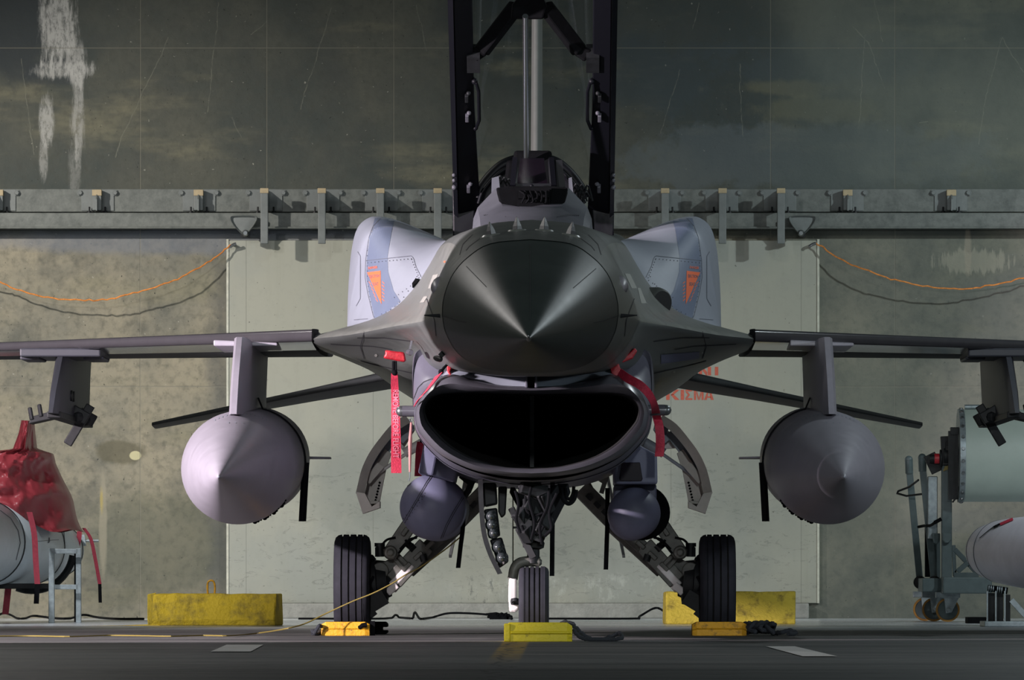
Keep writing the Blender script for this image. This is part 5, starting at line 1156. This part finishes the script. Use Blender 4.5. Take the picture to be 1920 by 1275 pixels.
# red plastic cover: draped cloth with a peak
r = thing('plastic_cover', 'glossy red plastic sheet with a tall peak draped over the tank at left', 'cover', P(40, 960, 57.5))
mb = MB()
outl = [[(40, 788), (62, 789)], [(35, 812), (63, 812)], [(24, 842), (66, 840)], [(-28, 847), (96, 850)], [(-36, 870), (100, 868)], [(-44, 895), (112, 895)], [(-52, 922), (128, 925)], [(-60, 938), (140, 955)], [(-66, 946), (157, 996)]]
lower = [930, 931, 934, 938, 943, 949, 956, 962, 969, 976, 983, 990, 996, 998, 996, 993, 995, 998]
NK = 46
def at(L, u):
    f = u * (len(L) - 1); i = min(len(L) - 2, int(f)); return L[i] + (L[i + 1] - L[i]) * (f - i)
NR = 58; rows_ = []
def fold(v):            # sharp crumple ridges
    return 1 - abs(noise.noise(v)) * 2.4
for i in range(NR):
    t = i / (NR - 1); xa = at([o[0][0] for o in outl], t); ya = at([o[0][1] for o in outl], t); xb = at([o[1][0] for o in outl], t); yb = at([o[1][1] for o in outl], t); row = []
    for k in range(NK):
        u = k / (NK - 1); x = xa + (xb - xa) * u; y = ya + (yb - ya) * u
        lo = at(lower, u); f = max(0, (t - .8) / .2); y = y * (1 - f) + lo * f if t > .8 else min(y, lo - 4)
        wr = .05 * fold(Vector((u * 2.6, t * 4.2, 1.3))) + .03 * fold(Vector((u * 6 + t * 3, t * 7, 5))) + .014 * fold(Vector((u * 15, t * 14 - u * 5, 9)))
        env = min(1, .25 + t * 1.4) * min(1, 8 * u + .15, 8 * (1 - u) + .15)
        dep = 57.3 + 1.0 * u * t - (.10 + .30 * t) * math.sin(PI * u) - wr * env * 1.6
        row.append(P(x, y, dep))
    rows_.append(row)
back = [[Vector((v.x, v.y + .12 + .55 * math.sin(PI * (.1 + .8 * k / (NK - 1))) * min(1, .2 + i / 30), v.z)) for k, v in enumerate(rw)] for i, rw in enumerate(rows_)]
mb.grid([a + b[::-1] for a, b in zip(rows_, back)], True, True, False)
build('sheet', mb, M['tarp'], r, smooth=75)
def red_strap(lab, pts, D, w=.022, dark=None):
    r_ = thing('cover_strap', lab, 'strap', P(*pts[-1], D), 'hanging straps of the red cover')
    mb = MB(); mb.ribbon(spline([P(x, y, D) for x, y in pts], 5), Vector((w, .006, 0)), .004); build('webbing', mb, M['redd'], r_)
    if dark: mb = MB(); mb.ribbon([P(*pts[-1], D), P(dark[0], dark[1], D)], Vector((w * .9, .006, 0)), .005); build('tip', mb, M['strap'], r_, smooth=0)
red_strap('red cover strap with black tip in front of the pale tank', [(55, 960), (64, 1000), (67, 1050), (70, 1095)], 56.8, .022, (68, 1132))
red_strap('red cover strap with black tip hanging free right of the stand', [(157, 990), (170, 1010), (178, 1045), (187, 1095)], 58.3, .014, (188, 1130))
red_strap('short red cover strap over the tank end behind the top of the stand', [(149, 996), (148, 1010), (144, 1030)], 59.6, .02)
red_strap('red cover strap hanging below the tank at the far left', [(16, 1098), (13, 1125), (10, 1152)], 58, .026)
r = thing('tank_stand', 'grey metal trestle with two rungs under the covered tank at left', 'stand', P(122, 1168, 57.2))
D = 57.2
for x0, x1, DD, y1 in ((91, 102, 57.2, 1168.2), (142, 152, 57.35, 1168), (139, 147, 58.6, 1165.8)):
    mb = MB(); z0 = 0; mb.box((P(x0, 0, DD).x, DD - DM, 0), (P(x1, 0, DD).x, DD - DM + .045, P(0, 1028 if DD < 58 else 1036, DD).z)); build('leg', mb, M['galv'] if DD < 58 else M['geard'], r, smooth=0, bevel=.004)
for y in (1029, 1096):
    mb = MB(); mb.box((P(100, 0, D).x, D - DM + .01, P(0, y + 9, D).z), (P(144, 0, D).x, D - DM + .04, P(0, y, D).z)); build('rung', mb, M['galv'], r, smooth=0, bevel=.003)
mb = MB(); mb.box((P(-60, 0, 57.6).x, 57.5 - DM, P(0, 1104, 57.6).z), (P(92, 0, 57.6).x, 57.6 - DM, P(0, 1094, 57.6).z)); build('long_beam', mb, M['geard'], r, smooth=0, bevel=.004)
mb = MB(); cc = P(60, 1030, 58.6); mb.tube([cc + Vector((.34 * math.cos(a), 0, .34 * math.sin(a))) for a in [-.15 - k * .12 for k in range(16)]], .03, 8, sq=1.6); build('cradle', mb, M['geard'], r)
# ================================================================= RIGHT: CART, CANISTER, TANK, STAND
r = thing('maintenance_cart', 'grey green lifting cart with tilted handles and three ochre casters at right', 'cart', P(1760, 1166, 58.5))
D = 58.5
def part(name, m, f, **k):
    mb = MB(); f(mb); return build(name, mb, M[m], r, **k)
for a, b, DD in (((1704, 862), (1725, 1092), 59.2), ((1729, 858), (1752, 1092), 58.6)):
    mb = MB(); mb.bar(P(a[0] + 1, a[1] + 20, DD), P(*b, DD), .055, .04); mb.tube([P(a[0] + 1, a[1] + 26, DD), P(*a, DD), P(a[0] - 1, a[1] - 2, DD)], .033, 12); mb.ball(P(*a, DD), .034)
    h_ = build('push_handle', mb, M['cart'], r, smooth=30, bevel=.004)
    mb = MB(); mb.lathe(P(*b, DD - .06), P(*b, DD + .03), [(0, .02), (.1, .035), (.1, .055), (1, .055)], 20); build('pivot', mb, M['geard'], h_)
part('hand_rail', 'geard', lambda m: (m.tube([P(1722, 900, 58.8), P(1705, 913, 59.0), P(1684, 921, 59.1), P(1682, 925, 59.1), P(1700, 930, 59.0), P(1732, 926, 58.8)], .009, 7)))
part('upright', 'galv', lambda m: m.box((P(1740, 0, D).x, 58.5 - DM, P(0, 1010, D).z), (P(1758, 0, D).x, 58.6 - DM, P(0, 893, D).z)), smooth=0, bevel=.006)
part('upright', 'cart', lambda m: m.box((P(1766, 0, 58.3).x, 58.3 - DM, P(0, 1084, 58.3).z), (P(1785, 0, 58.3).x, 58.42 - DM, P(0, 872, 58.3).z)), smooth=0, bevel=.006)
part('upright', 'cart', lambda m: m.box((P(1749, 0, 58.7).x, 58.7 - DM, P(0, 1084, 58.7).z), (P(1763, 0, 58.7).x, 58.82 - DM, P(0, 1000, 58.7).z)), smooth=0, bevel=.006)
part('back_post', 'blackm', lambda m: m.box((P(1735, 0, 59.2).x, 59.2 - DM, P(0, 1082, 59.2).z), (P(1747, 0, 59.2).x, 59.3 - DM, P(0, 985, 59.2).z)), smooth=0)
part('column_foot', 'cart', lambda m: (m.prism([P(x, y, 58.25) for x, y in ((1767, 1000), (1784, 1000), (1784, 1012), (1778, 1018), (1772, 1018), (1767, 1012))], (0, .05, 0)), m.prism([P(x, y, 58.45) for x, y in ((1747, 1000), (1763, 1000), (1763, 1012), (1758, 1020), (1751, 1018))], (0, .05, 0))), smooth=0, bevel=.006)
part('tilt_head', 'geard', lambda m: (m.bar(P(1772, 818, 58.3), P(1775, 872, 58.3), .075, .1), m.bar(P(1780, 828, 58.25), P(1778, 860, 58.25), .06, .08), m.cyl(P(1742, 860, 58.3), P(1798, 860, 58.3), .035, 16), m.cyl(P(1762, 860, 58.3), P(1766, 860, 58.3), .075, 20), m.cyl(P(1792, 858, 58.3), P(1797, 858, 58.3), .085, 20), m.bar(P(1742, 852, 58.4), P(1758, 885, 58.4), .08, .1), m.cyl(P(1776, 832, 58.2), P(1785, 835, 58.2), .014, 10)), smooth=30, bevel=.004)
part('gear_sleeve', 'redv', lambda m: m.cyl(P(1752, 860, 58.3), P(1761, 860, 58.3), .042, 16))
part('gear_sleeve', 'redv', lambda m: m.cyl(P(1783, 858, 58.3), P(1791, 858, 58.3), .042, 16))
part('yellow_cap', 'ycord', lambda m: m.prism([P(x, y, 58.28) for x, y in ((1768, 884), (1772, 874), (1783, 872), (1783, 878))], (0, .02, 0)), smooth=0)
part('chain', 'blackm', lambda m: (m.tube(spline([P(1722, 988, 58.8), P(1732, 986, 58.7), P(1745, 985, 58.4), P(1755, 978, 58.2), P(1764, 973, 58.2)], 4), .012, 8), m.bar(P(1752, 980, 58.2), P(1765, 973, 58.2), .05, .03)))
part('base_beam', 'cart', lambda m: (m.box((P(1768, 0, 58.1).x, 58.1 - DM, P(0, 1113, 58.1).z), (P(1860, 0, 58.1).x, 58.5 - DM, P(0, 1082, 58.1).z)), m.box((P(1730, 0, 58.4).x, 58.45 - DM, P(0, 1110, 58.4).z), (P(1770, 0, 58.4).x, 59.2 - DM, P(0, 1084, 58.4).z))), smooth=0, bevel=.01)
part('cross_brace', 'cart', lambda m: (m.bar(P(1790, 1030, 58.6), P(1830, 1072, 58.6), .05, .04), m.bar(P(1795, 1072, 58.55), P(1825, 1046, 58.55), .05, .04), m.bar(P(1788, 1078, 58.5), P(1835, 1078, 58.5), .04, .04), m.bar(P(1788, 1022, 58.6), P(1790, 1080, 58.6), .03, .04)), smooth=0, bevel=.003)
for x, DD in ((1734, 59.6), (1751, 59.1), (1777, 58.5)):
    R_ = .098; zc = R_; X = P(x, 0, DD).x; y = DD - DM
    mb = MB(); mb.lathe((X, y - .02, zc), (X, y + .02, zc), [(0, R_ * .84), (0, R_), (1, R_), (1, R_ * .84)], 36, cap=False)
    k_ = build('caster', mb, M['tyrey'], r, smooth=30)
    mb = MB(); mb.lathe((X, y - .012, zc), (X, y + .012, zc), [(0, .01), (0, R_ * .86), (1, R_ * .86), (1, .01)], 30); build('wheel_disc', mb, M['cart'], k_, smooth=30)
    mb = MB(); mb.prism([(X - .035, y - .05, zc + .12), (X + .10, y - .05, zc + .12), (X + .03, y - .05, zc - .02), (X - .02, y - .05, zc - .03)], (0, .025, 0)); mb.box((X - .1, y - .06, zc + .1), (X + .1, y + .06, zc + .15)); mb.cyl((X + .005, y - .07, zc), (X + .005, y + .05, zc), .018, 12); build('fork', mb, M['galv'], k_, smooth=0, bevel=.005)
r = thing('canister', 'large pale green cylinder with riveted end flange mounted on the cart at right', 'canister', P(1870, 942, 58))
cz = P(0, 853, 57.9).z; xa = P(1811, 0, 57.9).x; xb = P(2080, 0, 57.9).x; y = 57.9 + .35 - DM; Rc = .378
mb = MB(); mb.lathe((xa, y, cz), (xb, y, cz), [(0, Rc * .9), (0, Rc), (1, Rc), (1, Rc * .9)], 56); build('drum', mb, M['canister'], r, smooth=30)
mb = MB(); mb.lathe((xa - .045, y, cz), (xa, y, cz), [(0, Rc * .8), (0, Rc + .006), (1, Rc + .006), (1, Rc * .9)], 56)
fl_ = build('flange', mb, M['galv'], r, smooth=30)
for k in range(12):
    a = PI / 2 + PI * (k + .5) / 12; 
    mb = MB(); c = Vector((xa - .022, y + (Rc + .004) * math.cos(a), cz + (Rc + .004) * math.sin(a))); n_ = Vector((0, math.cos(a), math.sin(a))); mb.lathe(c, c + n_ * .012, [(0, .016), (1, .013)], 10); build('rivet', mb, M['steel'], fl_)
mb = MB(); mb.cyl((P(1814, 0, 57.9).x, y + .05, cz + Rc + .02), (P(1842, 0, 57.9).x, y + .05, cz + Rc + .02), .022, 14); build('top_tube', mb, M['galv'], r)
mb = MB(); mb.bar((xa - .09, y - .1, cz + .2), (xa - .09, y - .1, cz - .36), .08, .06); mb.box((xa - .11, y - .15, cz + .17), (xa - .05, y, cz + .23)); mb.tube(spline([P(1786, 942, 58), P(1794, 930, 58), P(1796, 912, 58)], 5), .008, 6); mb.cyl((xa - .16, y, cz), (xa, y, cz), .06, 20); build('mounting_bracket', mb, M['geard'], r, smooth=30)
r = thing('stored_tank', 'silver white rounded tank end with red strap lying on a low stand at bottom right', 'tank', P(1900, 1100, 53.5))
A = P(1842, 1033, 54.6); B = P(2090, 1042, 52.6); d = (B - A).normalized(); L = (B - A).length
mb = MB(); mb.lathe(A, B, [(0, .12), (.0, .13), (.02, .17), (.06, .203), (.14, .237), (.16, .241), (.24, .258), (.35, .274), (.5, .287), (1, .295)], 48)
bv = mb.bvh()
build('tank_shell', mb, [M['gtank'], M['lined']], r, smooth=50)
mb = MB()
for t, rr_ in ((.06, .204), (.15, .2405)): c = A.lerp(B, t); mb.lathe(c - d * .006, c + d * .006, [(0, rr_), (.5, rr_ + .0015), (1, rr_)], 48, cap=False)
build('seam_ring', mb, M['lined'], r, smooth=60)
o = MB(); line_on(o, bv, [(1876, 984), (1890, 978), (1905, 972), (1918, 968)], 5, 0, off=.006); line_on(o, bv, [(1838, 1010), (1852, 998), (1868, 986)], 1.4, 1, off=.008); line_on(o, bv, [(1864, 990), (1876, 984)], 4, 1, off=.008)
o = build('tie_strap', o, [M['red'], M['strap']], smooth=0); tag(o, 'red strap with dark cord lying across the silver tank at bottom right', 'strap')
r = thing('low_stand', 'low grey steel roller stand under the silver tank at bottom right', 'stand', P(1880, 1180, 53))
D = 53.0
part('base_plate', 'galv', lambda m: m.box((P(1846, 0, D).x, D - DM, 0), (P(2000, 0, D).x, D + .6 - DM, P(0, 1165, D).z)), smooth=0, bevel=.005)
for x in (1852, 1868, 1885): part('rod', 'galv', lambda m: m.box((P(x - 1.3, 0, D).x, D + .05 - DM, .03), (P(x + 1.3, 0, D).x, D + .08 - DM, P(0, 1108, D).z)), smooth=0)
part('upright', 'geard', lambda m: (m.box((P(1856, 0, D).x, D + .3 - DM, .03), (P(1886, 0, D).x, D + .4 - DM, P(0, 1112, D).z)), m.box((P(1888, 0, D).x, D + .1 - DM, .03), (P(1896, 0, D).x, D + .2 - DM, P(0, 1115, D).z))), smooth=0)
part('roller_pad', 'blackm', lambda m: (m.tube([P(1852, 1103, D + .1), P(1870, 1105, D + .1), P(1889, 1108, D + .1)], .026, 14)))
part('pad_ring', 'galv', lambda m: [m.lathe(P(x, y, D + .1), P(x + 2, y + .2, D + .1), [(0, .0275), (1, .0275)], 16) for x, y in ((1853, 1103), (1857, 1103.5), (1861, 1104), (1869, 1105), (1873, 1105.3), (1877, 1106), (1884, 1107))])
part('side_brace', 'galv', lambda m: m.bar(P(1896, 1125, D + .1), P(1935, 1168, D + .1), .05, .04), smooth=0)
mb = MB(); mb.box((P(1815, 0, 56.5).x, 56.5 - DM, 0), (P(1852, 0, 56.5).x, 56.9 - DM, .05)); o = build('floor_box', mb, M['blackm'], smooth=0, bevel=.005); tag(o, 'flat dark box on the floor between the casters and the low stand', 'box')
# ================================================================= LIGHTS AND CAMERA
def lamp(name, kind, loc, energy, col, size=.2, target=None, angle=None, blend=.3):
    l = bpy.data.lights.new(name, kind); l.energy = energy; l.color = col
    if kind == 'AREA': l.size = size
    else: l.shadow_soft_size = size
    if kind == 'SPOT': l.spot_size = math.radians(angle); l.spot_blend = blend
    o = bpy.data.objects.new(name, l); COL.objects.link(o); o.location = loc
    if target is not None: o.rotation_euler = (Vector(target) - Vector(loc)).to_track_quat('-Z', 'Y').to_euler()
    return o
lamp('left_floodlight', 'SPOT', (-9.5, -8.9, 3.1), 13500, (1, .86, .92), .16, (-4.62, -4.17, 2.0), 41.7, .1)
lamp('right_floodlight', 'SPOT', (9.5, -8.9, 3.1), 850, (.8, .92, 1), .16, (4.62, -4.17, 2.0), 41.7, .1)
lamp('left_wall_lamp', 'SPOT', (-8.6, 9.6, 6.0), 3400, (1, .94, .87), .1, (-3.5, 17, 1.7), 54, .9)
lamp('right_wall_lamp', 'SPOT', (8.6, 9.6, 6.0), 1700, (.86, .98, 1), .1, (3.2, 17, 1.6), 60, .9)
lamp('left_rear_lamp', 'SPOT', (-6.8, 3.0, 5.6), 2800, (.97, .97, 1), .15, (-4.2, 11.5, .5), 52, .9)
lamp('right_rear_lamp', 'SPOT', (6.8, 3.0, 5.6), 1500, (.88, .97, 1), .15, (5.2, 8.5, .8), 40, .9)
lamp('ceiling_lamp_left', 'POINT', (-5.4, .5, 7.2), 520, (1, .96, .92), .3)
lamp('ceiling_lamp_right', 'POINT', (5.4, .5, 7.2), 480, (.85, .96, 1), .3)
lamp('front_fill_left', 'SPOT', (-2.5, -30, 5.6), 3600, (.95, .98, 1), .3, (0, -2, 1), 30, .8)  # unseen frontal fill, added to brighten surfaces facing the camera
lamp('front_fill_right', 'SPOT', (2.5, -30, 5.6), 3200, (.9, .98, 1), .3, (0, -2, 1), 30, .8)  # second half of the added frontal fill
w = bpy.data.worlds.new('shelter'); S.world = w; w.use_nodes = True
w.node_tree.nodes['Background'].inputs[0].default_value = (.42, .7, .7, 1); w.node_tree.nodes['Background'].inputs[1].default_value = .022
cd = bpy.data.cameras.new('camera'); co = bpy.data.objects.new('camera', cd); COL.objects.link(co); S.camera = co
co.location = CAM; co.rotation_euler = (PI / 2, 0, 0); cd.sensor_width = 36; cd.sensor_fit = 'HORIZONTAL'; cd.lens = F * 36 / 1920
cd.shift_x = (960 - VX) / 1920; cd.shift_y = (VY - 637.5) / 1920; cd.clip_end = 200
S.view_settings.view_transform = 'Standard'; S.view_settings.look = 'None'; S.view_settings.gamma = 1; S.view_settings.use_curve_mapping = False
S.view_settings.exposure = 0.0
